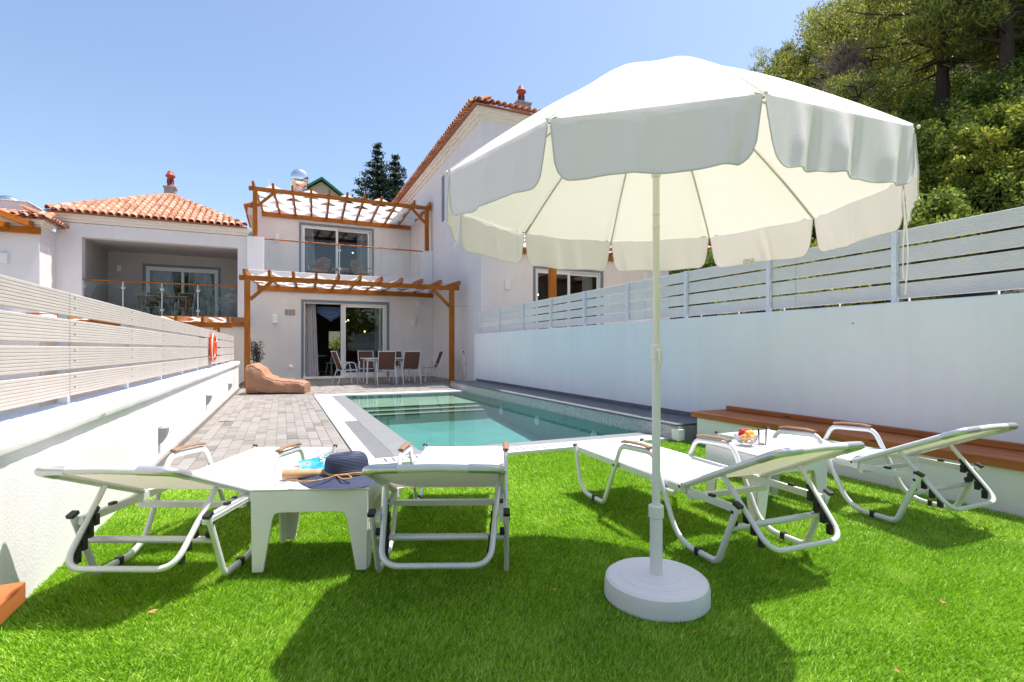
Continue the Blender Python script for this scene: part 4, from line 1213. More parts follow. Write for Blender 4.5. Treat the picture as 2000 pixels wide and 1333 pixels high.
# ================================================================== SUN LOUNGERS
def lounger_meshes(back_deg, LB):
    """local: x across, +y towards the foot end, origin on the ground under the middle (s=.6)"""
    P = lambda s, z, x=0: Vector((x, .6 - s, z))
    parts = []
    W = .292
    side = fillet([P(-.22, .325), P(-.135, .016), P(.165, .016), P(.372, .428), P(.690, .446), P(.905, .016), P(1.185, .016), P(1.305, .315)],
                  [0, .16, .055, .085, .085, .20, .055, 0], 8)
    for sx in (-1, 1):
        parts.append(('side_frame', MB().tube([p + Vector((sx * W, 0, 0)) for p in side], .0172, 12, flat=.68, ref=(1, 0, 0)).mesh('side_frame', M_ALU, True, 50)))
        pad = fillet([P(.392, .452), P(.46, .462), P(.60, .468), P(.668, .462)], .05, 4)
        parts.append(('arm_pad', MB().tube([p + Vector((sx * W, 0, .006)) for p in pad], .0085, 10, flat=2.1, ref=(1, 0, 0)).mesh('arm_pad', M_PAD, True, 50)))
        # seat rail, one straight profile from foot to rear
        parts.append(('rail', MB().bar(P(-.205, .302, sx * .268), P(1.296, .292, sx * .268), .022, .034).bar(P(-.19, .302, sx * .2795), P(1.28, .292, sx * .2795), .003, .008).mesh('rail', M_ALU)))
        parts.append(('foot_cap', MB().lathe([(.0001, .010), (.011, .010), (.016, .005), (.016, -.008), (.0001, -.008)], 10, m=Matrix.Translation(P(-.222, .330, sx * W))).mesh('foot_cap', M_BLACK, True)))
        parts.append(('rear_cap', MB().box(-.0145, .0145, -.019, .019, -.008, .008, Matrix.Translation(P(1.308, .322, sx * W)) @ Matrix.Rotation(R(22), 4, 'X')).mesh('rear_cap', M_BLACK)))
        for (s, z) in ((.05, .010), (1.05, .010)):
            parts.append(('ground_pad', MB().box(-.0145, .0145, -.012, .012, -.012, .024, Matrix.Translation(P(s, z + .004, sx * W))).mesh('ground_pad', M_BLACK)))
        parts.append(('rail_pad', MB().box(-.010, .010, -.016, .016, -.004, .008, Matrix.Translation(P(1.12, .314, sx * .268))).mesh('rail_pad', M_BLACK)))
        for (s, z) in ((.925, .315), (.30, .295), (1.285, .285)):
            parts.append(('bolt', MB().lathe([(.0001, .004), (.007, .003), (.009, 0)], 8, m=Matrix.Translation(P(s, z, sx * (W + .0125))) @ Matrix.Rotation(R(90 * sx), 4, 'Y')).mesh('bolt', M_BLACK)))
    # cross members
    parts.append(('cross_bar', MB().tube([P(1.248, .195, -.285), P(1.248, .195, .285)], .0155, 12).mesh('cross_bar', M_ALU, True)))
    parts.append(('cross_bar', MB().bar(P(.955, .262, -.262), P(.955, .262, .262), .03, .026).mesh('cross_bar', M_ALU)))
    parts.append(('cross_bar', MB().bar(P(-.19, .285, -.262), P(-.19, .285, .262), .026, .022).mesh('cross_bar', M_ALU)))
    # seat sling
    def sf(u, v):
        s = -.205 + v * 1.115; x = (u - .5) * .545
        c = 4 * u * (1 - u)
        e = max(0, (v - .86) / .14)
        return P(s - .10 * e * e * (c) , .322 - .020 * c * (1 - abs(2 * v - 1) ** 4) - .004 * v, x)
    sg = MB().grid(sf, 16, 30)
    parts.append(('seat_sling', sg.mesh('seat_sling', M_SLING, True, 80)))
    # backrest
    ca, sa = math.cos(R(back_deg)), math.sin(R(back_deg))
    hz = (.925, .318)
    B = lambda t, n, x: P(hz[0] + t * ca - n * sa, hz[1] + t * sa + n * ca, x)
    fr = fillet([B(0, 0, -.272), B(LB, 0, -.272), B(LB + .012, .004, 0), B(LB, 0, .272), B(0, 0, .272)], [0, .075, .01, .075, 0], 8)
    parts.append(('back_frame', MB().tube(fr, .0165, 10, flat=1.0).mesh('back_frame', M_ALU, True, 50)))
    def bf(u, v):
        t = .01 + v * (LB - .02); x = (u - .5) * .53
        c = 4 * u * (1 - u)
        if v > .93:
            x *= 1 - .07 * ((v - .93) / .07) ** 2
        return B(t, .010 - .016 * c * (1 - abs(2 * v - 1) ** 3), x)
    parts.append(('back_sling', MB().grid(bf, 14, 18).mesh('back_sling', M_SLING, True, 80)))
    # moulded corner pieces of the head end
    for sx in (-1, 1):
        arc = fillet([B(LB - .10, 0, sx * .272), B(LB, 0, sx * .272), B(LB + .006, .002, sx * .14)], [0, .078, 0], 8)
        parts.append(('corner_piece', MB().tube(arc, .0185, 10).mesh('corner_piece', M_ALUG, True, 50)))
        parts.append(('hinge', MB().box(-.006, .018, -.02, .02, -.03, .024, Matrix.Translation(P(.935, .306, sx * .275 - .006))).mesh('hinge', M_ALUG)))
    # support hoop and its black notched racks
    att = B(.275, -.012, 0)
    ay, az = att.y, att.z
    low = Vector((0, .6 - 1.43, .142))
    hoop = fillet([(-.255, ay, az), (-.225, low.y, low.z), (.225, low.y, low.z), (.255, ay, az)], [0, .085, .085, 0], 8)
    parts.append(('support_hoop', MB().tube(hoop, .0125, 12).mesh('support_hoop', M_ALU, True)))
    d = (low - Vector((0, ay, az)))
    for sx in (-1, 1):
        c0 = Vector((sx * (.255 - .03 * .30) - sx * .008, ay + d.y * .28 + .012, az + d.z * .28)); c1 = Vector((sx * (.255 - .03 * .86) - sx * .008, ay + d.y * .86 + .012, az + d.z * .86))
        parts.append(('notch_rack', MB().bar(c0, c1, .014, .016).mesh('notch_rack', M_BLACK)))
        for i in range(4):
            f = .36 + .15 * i
            c = Vector((sx * (.255 - .030 * f), ay, az)) + Vector((0, d.y * f, d.z * f))
            parts.append(('notch', MB().box(-.010, .010, -.012, .012, -.052, -.004, Matrix.Translation(c + Vector((-sx * .012, .012, 0)))).mesh('notch', M_BLACK)))
        parts.append(('bar_stop', MB().tube([P(1.262, .225, sx * .262), P(1.262, .225, sx * .285)], .017, 10).mesh('bar_stop', M_BLACK, True)))
    return parts
LM = {28: lounger_meshes(25.5, .635), 25: lounger_meshes(22.3, .625)}
def lounger(label, loc, rz, k):
    t = thing('sun_lounger', label, 'sun lounger', (loc[0], loc[1], .018), rz, 'white sling sun loungers on the lawn')
    for nm, me in LM[k]: link(nm, me, t)
    return t
lounger('white sun lounger beside the low left wall, leftmost of four', (-.255, 3.30), R(-24.8), 25)
lounger('white sun lounger seen from behind, right of the hat table', (.902, 2.815), R(-23.1), 25)
lounger('white sun lounger directly behind the parasol pole', (2.214, 2.405), R(-2.5), 28)
lounger('white sun lounger along the timber bench, rightmost of four', (3.615, 2.415), R(-1.5), 28)

# ================================================================== SIDE TABLES
def side_table(label, c, rz, w_=.535, d_=.43, h_=.388):
    t = thing('side_table', label, 'table', (c[0], c[1], .016), rz, 'white plastic side tables')
    def panel(wd):
        a = wd / 2; b = a - .006
        return [(-b, 0), (-b + .050, 0), (-a + .098, .245), (-a + .108, .268), (-a + .13, .275), (a - .13, .275), (a - .108, .268), (a - .098, .245), (b - .050, 0), (b, 0), (a, h_ - .012), (-a, h_ - .012)]
    MB().prism(panel(w_), -d_/2, -d_/2 + .014, 'y').build('side_panel', M_PLAST, t, bevel=.004)
    MB().prism(panel(w_), d_/2 - .014, d_/2, 'y').build('side_panel', M_PLAST, t, bevel=.004)
    MB().prism(panel(d_ - .03), -w_/2, -w_/2 + .014, 'x').build('side_panel', M_PLAST, t, bevel=.004)
    MB().prism(panel(d_ - .03), w_/2 - .014, w_/2, 'x').build('side_panel', M_PLAST, t, bevel=.004)
    MB().box(-w_/2 - .003, w_/2 + .003, -d_/2 - .003, d_/2 + .003, h_ - .011, h_).build('tabletop', M_PLAST, t, bevel=.006)
    rb_ = MB()
    for x in (-.12, 0, .12): rb_.box(x - .003, x + .003, -d_/2 + .02, d_/2 - .02, h_ - .035, h_ - .012)
    rb_.build('underside_rib', M_PLAST, t)
    return t
T1 = side_table('white plastic side table carrying the navy hat', (.194, 2.765), R(-20.6))
T2 = side_table('white plastic side table carrying the fruit bowl and glass', (2.90, 2.41), R(-5), .56, .46, .40)
TZ = .016 + .388

# ---- navy sun hat with raffia cord
def straw(name, c0, c1):
    m, nt, b, out = nodes(name)
    tc = nt.nodes.new('ShaderNodeTexCoord'); sp = nt.nodes.new('ShaderNodeSeparateXYZ')
    nt.links.new(tc.outputs['Object'], sp.inputs[0])
    ln = nt.nodes.new('ShaderNodeVectorMath'); ln.operation = 'LENGTH'; nt.links.new(tc.outputs['Object'], ln.inputs[0])
    mu = nt.nodes.new('ShaderNodeMath'); mu.operation = 'MULTIPLY_ADD'; mu.inputs[1].default_value = 900; nt.links.new(ln.outputs['Value'], mu.inputs[0])
    zz = nt.nodes.new('ShaderNodeMath'); zz.operation = 'MULTIPLY'; zz.inputs[1].default_value = 500; nt.links.new(sp.outputs[2], zz.inputs[0]); nt.links.new(zz.outputs[0], mu.inputs[2])
    sn = nt.nodes.new('ShaderNodeMath'); sn.operation = 'SINE'; nt.links.new(mu.outputs[0], sn.inputs[0])
    t = noise(nt, 60, 3)
    f = mix_rgb(nt, .5, sn.outputs[0], t.outputs['Fac'])
    r = ramp(nt, f, [(.1, c0), (.75, c1)])
    nt.links.new(r.outputs[0], b.inputs['Base Color']); b.inputs['Roughness'].default_value = .75
    bump(nt, b, sn.outputs[0], .35, .003)
    return m
M_NAVY = straw('navy_straw', (.012, .018, .045), (.055, .07, .15))
M_RAFF = mat('raffia_cord', (.42, .25, .12), .8, var=.35, vs=120)
hat = thing('sun_hat', 'floppy navy straw sun hat with tan cord on table', 'hat', (.30, 2.685, TZ), R(-20))
hat.scale = (1.2, 1.2, 1.12)
def brim(u, v):
    t = 2 * math.pi * u
    r = .082 + v * (.118 + .03 * max(0, math.cos(t - .3)) + .012 * math.sin(3 * t))
    wv = .010 * math.sin(3 * t + .8) + .010 * math.sin(2 * t + 2.2)
    z = .014 + .012 * (1 - v) + wv * v + .014 * v * v * math.cos(t - 1.2)
    x = r * math.cos(t); y = r * math.sin(t) * .88
    return (x, y, max(z, .004))
MB().grid(brim, 72, 10).build('brim', M_NAVY, hat, smooth=True, angle=80)
def crown(u, v):
    t = 2 * math.pi * u
    prof = [(.088, .018), (.088, .03), (.086, .055), (.083, .080), (.077, .098), (.064, .110), (.045, .113), (.022, .106), (.0005, .103)]
    q = v * (len(prof) - 1); i = min(int(q), len(prof) - 2); f = q - i
    r = prof[i][0] * (1 - f) + prof[i+1][0] * f; z = prof[i][1] * (1 - f) + prof[i+1][1] * f
    r *= 1 + .05 * math.sin(2 * t + .4) * (v > .2)
    return (r * math.cos(t) - .008 * v, r * math.sin(t) * .88, z + .007 * math.cos(t + .5) * v)
MB().grid(crown, 56, 24).build('crown', M_NAVY, hat, smooth=True, angle=80)
cd = MB()
for off in (0, .006):
    cd.tube([((.0905) * math.cos(t), .0905 * .88 * math.sin(t), .030 + off + .003 * math.sin(4 * t)) for t in [2 * math.pi * i / 48 for i in range(48)]], .0032, 6, closed=True)
kx, ky = -.02, -.082
cd.tube(fillet([(kx, ky, .034), (kx + .05, ky - .035, .045), (kx + .075, ky - .05, .034), (kx + .035, ky - .055, .030), (kx, ky - .004, .033)], .02, 5), .003, 6)
cd.tube(fillet([(kx, ky, .034), (kx - .05, ky - .06, .030), (kx - .12, ky - .06, .028), (kx - .17, ky - .02, .026), (kx - .23, ky - .05, .006)], .03, 5), .0022, 6)
cd.tube(fillet([(kx, ky, .036), (kx - .03, ky - .045, .033), (kx - .10, ky - .075, .026), (kx - .16, ky - .06, .028)], .02, 5), .0022, 6)
cd.build('cord', M_RAFF, hat, smooth=True)

# ---- curled magazine tucked under the hat
def cover_mat():
    m, nt, b, out = nodes('magazine_cover')
    t = noise(nt, 17, 2, rough=.4)
    r = ramp(nt, t.outputs['Fac'], [(.30, (.02, .16, .42)), (.45, (.03, .34, .62)), (.56, (.18, .55, .70)), (.60, (.42, .18, .10)), (.66, (.05, .30, .60)), (.8, (.75, .80, .85))])
    r.color_ramp.interpolation = 'LINEAR'
    nt.links.new(r.outputs[0], b.inputs['Base Color']); b.inputs['Roughness'].default_value = .25
    return m
mg = thing('magazine', 'blue magazine with curled tan underside tucked under hat', 'magazine', (.175, 2.80, TZ), R(-6))
M_KRAFT = mat('tan_paper', (.42, .26, .13), .7, var=.3, vs=25)
def cov(u, v):
    x = -.10 + .24 * u; c = (1 - u)
    return (x, -.075 + .15 * v + .03 * u, .012 + .030 * u + .022 * math.sin(math.pi * v) * (.4 + c) + .004 + .05 * v)
MB().grid(cov, 20, 12).build('cover', cover_mat(), mg, smooth=True, angle=80)
rl = MB().tube([(-.165, -.050, .030), (-.12, -.056, .029), (-.05, -.066, .028), (.03, -.074, .026)], [.026, .0275, .027, .024], 16, flat=.85, ref=(0, 0, 1))
rl.build('rolled_pages', M_KRAFT, mg, smooth=True, angle=50)
MB().tube([(-.1662, -.050 + .004 * a_ * math.cos(a_ * 2.2), .030 + .0036 * a_ * math.sin(a_ * 2.2)) for a_ in [i * .28 for i in range(20)]], .0012, 5).build('page_edge', M_WHITE, mg)
pgs = MB().grid(lambda u, v: (-.10 + .23 * u, -.072 + .145 * v + .03 * u, .004 + .028 * u + .018 * math.sin(math.pi * v) * (.4 + 1 - u) + .05 * v), 12, 8)
pgs.build('pages', M_WHITE, mg, smooth=True, angle=80)
fcu = bpy.data.curves.new('title', 'FONT'); fcu.body = 'S'; fcu.size = .055; fcu.align_x = 'CENTER'; fcu.align_y = 'CENTER'
fo = bpy.data.objects.new('tmp', fcu); col.objects.link(fo)
dg_ = bpy.context.evaluated_depsgraph_get(); fm = bpy.data.meshes.new_from_object(fo.evaluated_get(dg_))
bpy.data.objects.remove(fo)
fm.materials.clear(); fm.materials.append(M_WHITE)
to = link('title', fm, mg); to.location = (.015, .0, .083); to.rotation_euler = (R(28), R(-5), R(6))

# ---- fruit bowl with strawberries and apricots, glass of water
M_CRYS = thin_glass('clear_glass', (.985, .99, .99), 0, 1.4, .8)
bo = atZ(1457, 871, .416)
TZ2 = .016 + .40
bowl = thing('fruit_bowl', 'clear glass bowl heaped with red berries and apricots', 'bowl', (bo.x, bo.y, TZ2))
MB().lathe([(.034, .0), (.036, .004), (.034, .008), (.050, .018), (.066, .038), (.074, .066), (.0765, .070), (.072, .066), (.063, .040), (.047, .022), (.0001, .014)], 32).build('glass', M_CRYS, bowl, smooth=True)
M_APR = mat('apricot_skin', (.80, .32, .06), .45, var=.22, vs=22)
M_BERRY = mat('berry_skin', (.55, .012, .02), .3, var=.25, vs=60, bmp=.3, bs=220)
M_MELON = mat('green_fruit', (.35, .34, .05), .5, var=.2, vs=20)
rg = random.Random(9)
def fruit(name, me, p, s, label):
    o = tag(link(name, me), label, 'fruit', 'fruits heaped in the glass bowl')
    o.location = (bo.x + p[0], bo.y + p[1], TZ2 + p[2]); o.rotation_euler = (rg.uniform(0, 3), rg.uniform(0, 3), rg.uniform(0, 6)); o.scale = (s, s, s)
ap_me = MB().sphere((0, 0, 0), .022, 16, 12, (1, 1, .92)).mesh('apricot', M_APR, True, 60)
be_me = MB().lathe([(.0003, -.019), (.006, -.016), (.012, -.004), (.0145, .006), (.012, .013), (.006, .015), (.0003, .013)], 12).mesh('strawberry', M_BERRY, True, 60)
gr_me = MB().sphere((0, 0, 0), .02, 14, 10).mesh('green_fruit', M_MELON, True, 60)
for p in ((-.036, -.022, .062), (.0, -.040, .060), (.036, -.020, .062), (.012, -.024, .086), (-.018, -.028, .084)):
    fruit('apricot', ap_me, p, 1, 'orange apricot at the front of the glass fruit bowl')
for p in ((-.040, .012, .078), (-.022, .018, .096), (-.030, -.004, .098), (.020, .016, .094), (.034, .010, .098), (.046, -.002, .082), (.036, .030, .080), (.0, .034, .082), (.044, .012, .090)):
    fruit('strawberry', be_me, p, 1, 'red strawberry at the back of the glass fruit bowl')
for p in ((0.0, .0, .040), (-.024, .014, .044), (.022, .014, .044)):
    fruit('green_fruit', gr_me, p, .9, 'greenish fruit at the bottom of the glass bowl')
gp_ = atZ(1489, 869, .416)
gl_ = thing('water_glass', 'tumbler of water standing beside the fruit bowl', 'glass', (gp_.x, gp_.y, TZ2))
MB().lathe([(.024, .0), (.0255, .003), (.030, .098), (.0305, .100), (.0285, .098), (.0235, .008), (.0001, .007)], 28).build('tumbler', thin_glass('tumbler_glass', (.93, .95, .95), 0, 1.5, 1.5), gl_, smooth=True)
MB().lathe([(.0001, .0082), (.0232, .0083), (.0275, .075), (.0001, .075)], 28).build('water_fill', thin_glass('drinking_water', (.95, .98, .98), 0, 1.2, 1.3), gl_, smooth=True)

# ---- dry leaves blown onto the turf
M_DRY = mat('dry_leaf', (.42, .22, .08), .8, var=.3, vs=80)
def leafm():
    pts = []; n = 10
    for i in range(n):
        t = 2 * math.pi * i / n; r = .016 if i % 2 == 0 else .007
        pts.append((r * math.cos(t), r * math.sin(t), .004 * math.sin(t * 2)))
    return MB().add(pts + [(0, 0, .006)], [(i, (i+1) % n, n) for i in range(n)]).mesh('dry_leaf', M_DRY)
lf = leafm()
for (px, py, s, lab) in ((298, 1195, 1.3, 'curled dry leaf behind the leftmost sun lounger'), (1083, 1152, .9, 'dry brown leaf in the parasol shade left of base'), (1842, 1177, .9, 'dry leaf on the sunlit turf at right'),
                    (1185, 1218, .6, 'tiny dry leaf beside the parasol base at lower left'), (1355, 1234, .7, 'small pale dry leaf in front of parasol base'), (1753, 1311, .8, 'dry leaf on sunlit turf near bottom edge')):
    p = atZ(px, py, .03); o = tag(link('dry_leaf', lf), lab, 'leaf', 'dry leaves on the turf'); o.location = p; o.scale = (s, s, s); o.rotation_euler = (.3, .2, px)

# ================================================================== TERRACE FURNITURE
def chair_parts():
    """local: faces +y"""
    ps = []
    for sx in (-1, 1):
        x = sx * .26
        s_ = fillet([(x, .24, 0), (x, .20, .40), (x, .16, .62), (x, -.06, .64), (x, -.20, .42), (x, -.34, 0)], [0, .1, .10, .12, .1, 0], 5)
        ps.append(('side_frame', MB().tube(s_, .0125, 8).mesh('side_frame', M_ALU, True)))
        ps.append(('back_post', MB().tube(fillet([(sx * .235, .22, .42), (sx * .235, -.17, .40), (sx * .235, -.38, .96)], .06, 5), .0125, 8).mesh('back_post', M_ALU, True)))
    ps.append(('cross_bar', MB().tube([(-.26, -.20, .395), (.26, -.20, .395)], .011, 8).tube([(-.235, -.375, .945), (.235, -.375, .945)], .011, 8).tube([(-.26, .21, .40), (.26, .21, .40)], .011, 8).mesh('cross_bar', M_ALU, True)))
    ps.append(('seat_panel', MB().grid(lambda u, v: ((u - .5) * .46, .21 - .37 * v, .425 - .015 * math.sin(math.pi * u)), 6, 4).mesh('seat_panel', M_MESHB, True, 80)))
    ps.append(('back_panel', MB().grid(lambda u, v: ((u - .5) * .46, -.185 - .19 * v - .012 * math.sin(math.pi * u), .44 + .49 * v), 6, 4).mesh('back_panel', M_MESHB, True, 80)))
    return ps
CP = chair_parts()
def chair(label, x, y, rz, z=.035):
    t = thing('dining_chair', label, 'chair', (x, y, z), rz, 'brown mesh chairs round the terrace table')
    for nm, me in CP: link(nm, me, t)
chair('brown mesh dining chair in front of table, back to camera, left', 2.74, 15.05, R(-3))
chair('brown mesh dining chair in front of table, back to camera, right', 3.42, 15.05, R(4))
chair('white framed dining chair at the left end of the terrace table', 1.72, 15.55, R(-90 + 12))
chair('white framed dining chair at the right end of the terrace table', 4.28, 15.85, R(90))
chair('brown mesh dining chair behind the table, facing camera, left', 2.48, 16.75, R(180))
chair('brown mesh dining chair behind the table, facing camera, right', 3.40, 16.75, R(178))
dt = thing('dining_table', 'white terrace table with six brown mesh chairs round it', 'table', (2.97, 15.75, .035))
MB().box(-.79, .79, -.46, .46, .715, .745).build('tabletop', M_ALU, dt, bevel=.012)
for (x, y) in ((-.68, -.36), (.68, -.36), (.68, .36), (-.68, .36)):
    MB().tube([(x, y, .714), (x * 1.03, y * 1.03, 0)], .022, 10).build('leg', M_ALU, dt, smooth=True)
MB().box(-.66, .66, -.36, -.34, .655, .714).box(-.66, .66, .34, .36, .655, .714).build('apron', M_ALU, dt)

# beanbag lounger: soft body lofted along its length
bgo = thing('beanbag', 'tan fabric beanbag lounger beside the left pergola post', 'beanbag', (-.05, 13.0, .032), R(-14))
def bag(u, v):
    """u along the length (0 head, 1 foot), v round the section"""
    x = -.62 + 1.24 * u
    hh = .70 - .08 * u if u < .12 else 0
    prof = [(0, .66), (.10, .70), (.22, .62), (.36, .42), (.5, .335), (.68, .31), (.86, .30), (1, .24)]
    for (a, za), (b, zb) in zip(prof[:-1], prof[1:]):
        if a <= u <= b:
            q = (u - a) / (b - a); q = q * q * (3 - 2 * q); hh = za + (zb - za) * q; break
    wd = .37 * (1 - .10 * math.exp(-((u - .0) / .1) ** 2)) * (1 - .10 * math.exp(-((u - 1) / .08) ** 2))
    t = 2 * math.pi * v
    c, s = math.cos(t), math.sin(t)
    e = .48
    y = wd * math.copysign(abs(c) ** e, c); z = hh / 2 + hh / 2 * math.copysign(abs(s) ** e, s)
    wr = .010 * math.sin(u * 26 + 3 * t) * (.5 + .5 * math.sin(t * 2 + u * 5)) + .008 * math.sin(u * 13 - 5 * t)
    lean = -.10 * (z / .7) if u < .2 else 0
    y += wr * (1 if abs(c) > .3 else .3); z = max(0.0, z + wr * .6 * (z > .03))
    return (x + .05 * lean, y, z)
bm_ = MB().grid(bag, 48, 64)
o_ = len(bm_.v)
n1 = 49
bm_.f.append(tuple(j * n1 for j in range(64))); bm_.f.append(tuple(j * n1 + 48 for j in range(64))[::-1])
bm_.build('bag_body', M_BAG, bgo, smooth=True, fix=True, angle=60)
for sgn in (-1, 1):
    ln = []
    for i in range(40):
        u = .02 + .96 * i / 39; p = Vector(bag(u, .115 if sgn > 0 else .385)); ln.append(p + Vector((0, sgn * .003, .006)))
    MB().tube(ln, .006, 6).build('piping', M_SEAM, bgo, smooth=True)

# potted oleander behind the post
M_OLE = leaf_mat('oleander_leaf', (.02, .045, .02), (.035, .07, .03), (.06, .10, .05), .2)
ol = thing('potted_plant', 'dark narrow leaved potted shrub behind the pergola post', 'plant', (-.70, 17.3, .035))
MB().lathe([(.15, 0), (.20, .32), (.22, .33), (.22, .36), (.19, .36), (.18, .32), (.0001, .31)], 20).build('pot', M_CONC, ol, smooth=True)
rg = random.Random(2); stm = MB(); lvs = MB()
for i in range(11):
    a = rg.uniform(0, 6.28); tip = Vector((.20 * math.cos(a) * rg.uniform(.3, 1), .20 * math.sin(a) * rg.uniform(.3, 1), rg.uniform(.9, 1.36)))
    bse = Vector((.05 * math.cos(a), .05 * math.sin(a), .32)); mid = bse.lerp(tip, .5) + Vector((0, 0, .12))
    pts = [bse * (1-q)**2 + mid * 2*q*(1-q) + tip * q*q for q in [j / 8 for j in range(9)]]
    stm.tube(pts, [.010 - .0008 * j for j in range(9)], 6)
    for j in range(34):
        q = rg.uniform(.3, 1); p = bse * (1-q)**2 + mid * 2*q*(1-q) + tip * q*q
        d = Vector((rg.gauss(0, 1), rg.gauss(0, 1), rg.uniform(-.2, .9))).normalized(); L = rg.uniform(.09, .17); sd = d.orthogonal().normalized() * .011
        lvs.add([p, p + d * L * .5 + sd, p + d * L, p + d * L * .5 - sd], [(0, 1, 2, 3)])
stm.build('stem', mat('grey_stem', (.12, .10, .08), .8), ol, smooth=True); lvs.build('foliage', M_OLE, ol)

# outdoor shower fittings on the side wall
sh = thing('shower', 'chrome hand shower with hose on the house corner wall', 'shower', (5.195, 15.15, .04))
MB().tube([(-.03, 0, .10), (-.03, 0, .80)], .010, 8).build('riser', M_CHROME, sh, smooth=True)
MB().tube([(-.03, -.02, .80), (-.06, -.06, .90), (-.09, -.10, .93)], [.012, .014, .03], 8).build('hand_shower', M_CHROME, sh, smooth=True)
MB().tube(fillet([(-.03, .02, .55), (-.05, .08, .30), (-.05, .14, .02), (-.05, .20, .02), (-.04, .05, .45), (-.04, 0, .80)], .05, 5), .006, 6).build('hose', M_CHROME, sh, smooth=True)
MB().box(-.06, 0, -.05, .05, .53, .59).box(-.10, -.06, -.012, .012, .55, .57).build('mixer', M_CHROME, sh, bevel=.006)
ra = thing('overhead_shower', 'thin horizontal overhead shower pipe high on the corner wall', 'shower', (5.195, 15.0, 2.36))
MB().tube([(0, 0, 0), (-.42, .0, 0)], .012, 8).build('arm', M_CHROME, ra, smooth=True)
MB().lathe([(.0001, 0), (.035, 0), (.035, .01), (.0001, .012)], 14, m=Matrix.Translation((-.002, 0, 0)) @ Matrix.Rotation(R(-90), 4, 'Y')).lathe([(.0001, 0), (.06, 0), (.02, .03)], 14, (-.42, 0, -.03)).build('rose', M_CHROME, ra, smooth=True)

# wicker armchairs on the balcony
M_WICK = mat('wicker', (.30, .19, .11), .7, var=.35, vs=60, bmp=.5, bs=120, bd=.01)
def wicker(label, x, y, rz):
    t = thing('wicker_chair', label, 'chair', (x, y, 3.655), rz, 'wicker armchairs on the balcony')
    bk = MB()
    for i in range(11):
        a = R(-62 + 12.4 * i); 
        bk.tube(fillet([(.26 * math.sin(a), -.22 - .05 * math.cos(a), .42), (.34 * math.sin(a), -.34 - .06 * math.cos(a), .75), (.30 * math.sin(a), -.42 - .04 * math.cos(a), 1.02 - .12 * abs(math.sin(a)))], .1, 4), .010, 5)
    for f, (rr1, y1, z1) in enumerate(((.27, -.24, .50), (.31, -.30, .62), (.335, -.34, .75), (.325, -.38, .88))):
        bk.tube([(rr1 * math.sin(R(-66 + 13.2 * i)), y1 - .06 * math.cos(R(-66 + 13.2 * i)), z1) for i in range(11)], .011, 5)
    bk.tube([(.31 * math.sin(R(-66 + 13.2 * i)), -.42 - .05 * math.cos(R(-66 + 13.2 * i)), 1.03 - .12 * abs(math.sin(R(-66 + 13.2 * i)))) for i in range(11)], .02, 6)
    bk.build('backrest', M_WICK, t, smooth=True)
    MB().lathe([(.0001, .40), (.27, .40), (.29, .43), (.27, .46), (.0001, .47)], 20).build('seat', M_WICK, t, smooth=True)
    for sx in (-1, 1):
        MB().tube(fillet([(sx * .30, -.26, .66), (sx * .36, .05, .66), (sx * .34, .26, .60), (sx * .26, .24, .42)], .1, 5), .018, 6).build('arm', M_WICK, t, smooth=True)
        for sy in (-1, 1): MB().tube([(sx * .2, sy * .18, .41), (sx * .25, sy * .24, 0)], .018, 6).build('leg', M_WICK, t, smooth=True)
wicker('wicker armchair on the balcony, left of the small table', 1.32, 21.3, R(155))
wicker('wicker armchair on the balcony, right of the small table', 2.95, 21.3, R(200))
wt_ = thing('wicker_table', 'small round table between the two balcony wicker chairs', 'table', (2.14, 21.2, 3.655))
MB().lathe([(.0001, .50), (.32, .50), (.34, .52), (.32, .54), (.0001, .54)], 24).build('tabletop', M_WICK, wt_, smooth=True)
for k in range(3): MB().tube([(.2 * math.cos(k * 2.1), .2 * math.sin(k * 2.1), .5), (.25 * math.cos(k * 2.1), .25 * math.sin(k * 2.1), 0)], .016, 6).build('leg', M_WICK, wt_)

# loggia table and chairs on the lower house
lt_ = thing('loggia_table', 'brown table inside the left loggia behind the glass railing', 'table', (-3.55, 20.3, 2.06))
MB().box(-.7, .7, -.4, .4, .69, .73).build('tabletop', M_WICK, lt_, bevel=.01)
for (x, y) in ((-.65, -.3), (.65, -.3), (-.65, .3), (.65, .3)): MB().tube([(x, y, .69), (x, y, 0)], .03, 8).build('leg', M_WICK, lt_)
for (x, y, rz, lab) in ((-4.0, 20.85, 180, 'brown chair behind the loggia table, left of pair'), (-3.05, 20.85, 180, 'brown chair behind the loggia table, right of pair')):
    t = thing('loggia_chair', lab, 'chair', (x, y, 2.06), R(rz), 'chairs in the left loggia')
    for nm, me in CP: link(nm, me, t)

# white spindle chair and table glimpsed in the living room
ic = thing('spindle_chair', 'white spindle back chair inside the open patio door', 'chair', (1.78, 21.2, .05), R(35))
M_SPW = mat('white_wood', (.75, .73, .70), .5)
hoop = [(.22 * math.cos(t), -.20 - .10 * math.sin(t) * 0.6, .46 + .55 * math.sin(t)) for t in [math.pi * i / 16 for i in range(17)]]
MB().tube(hoop, .016, 8).build('back_hoop', M_SPW, ic, smooth=True)
sp_ = MB()
for i in range(7):
    x = -.15 + .05 * i; t = math.acos(max(-1, min(1, x * 1.3 / .22))); sp_.tube([(x, -.19, .46), (x * 1.25, -.20 - .06 * math.sin(t), .46 + .55 * math.sin(t))], .009, 6)
sp_.build('spindle', M_SPW, ic, smooth=True)
MB().lathe([(.0001, .43), (.22, .43), (.23, .45), (.21, .47), (.0001, .465)], 20).build('seat', M_SPW, ic, smooth=True)
for k in range(4):
    a = math.pi / 4 + k * math.pi / 2; MB().tube([(.15 * math.cos(a), .15 * math.sin(a), .43), (.23 * math.cos(a), .23 * math.sin(a), 0)], .016, 6).build('leg', M_SPW, ic, smooth=True)
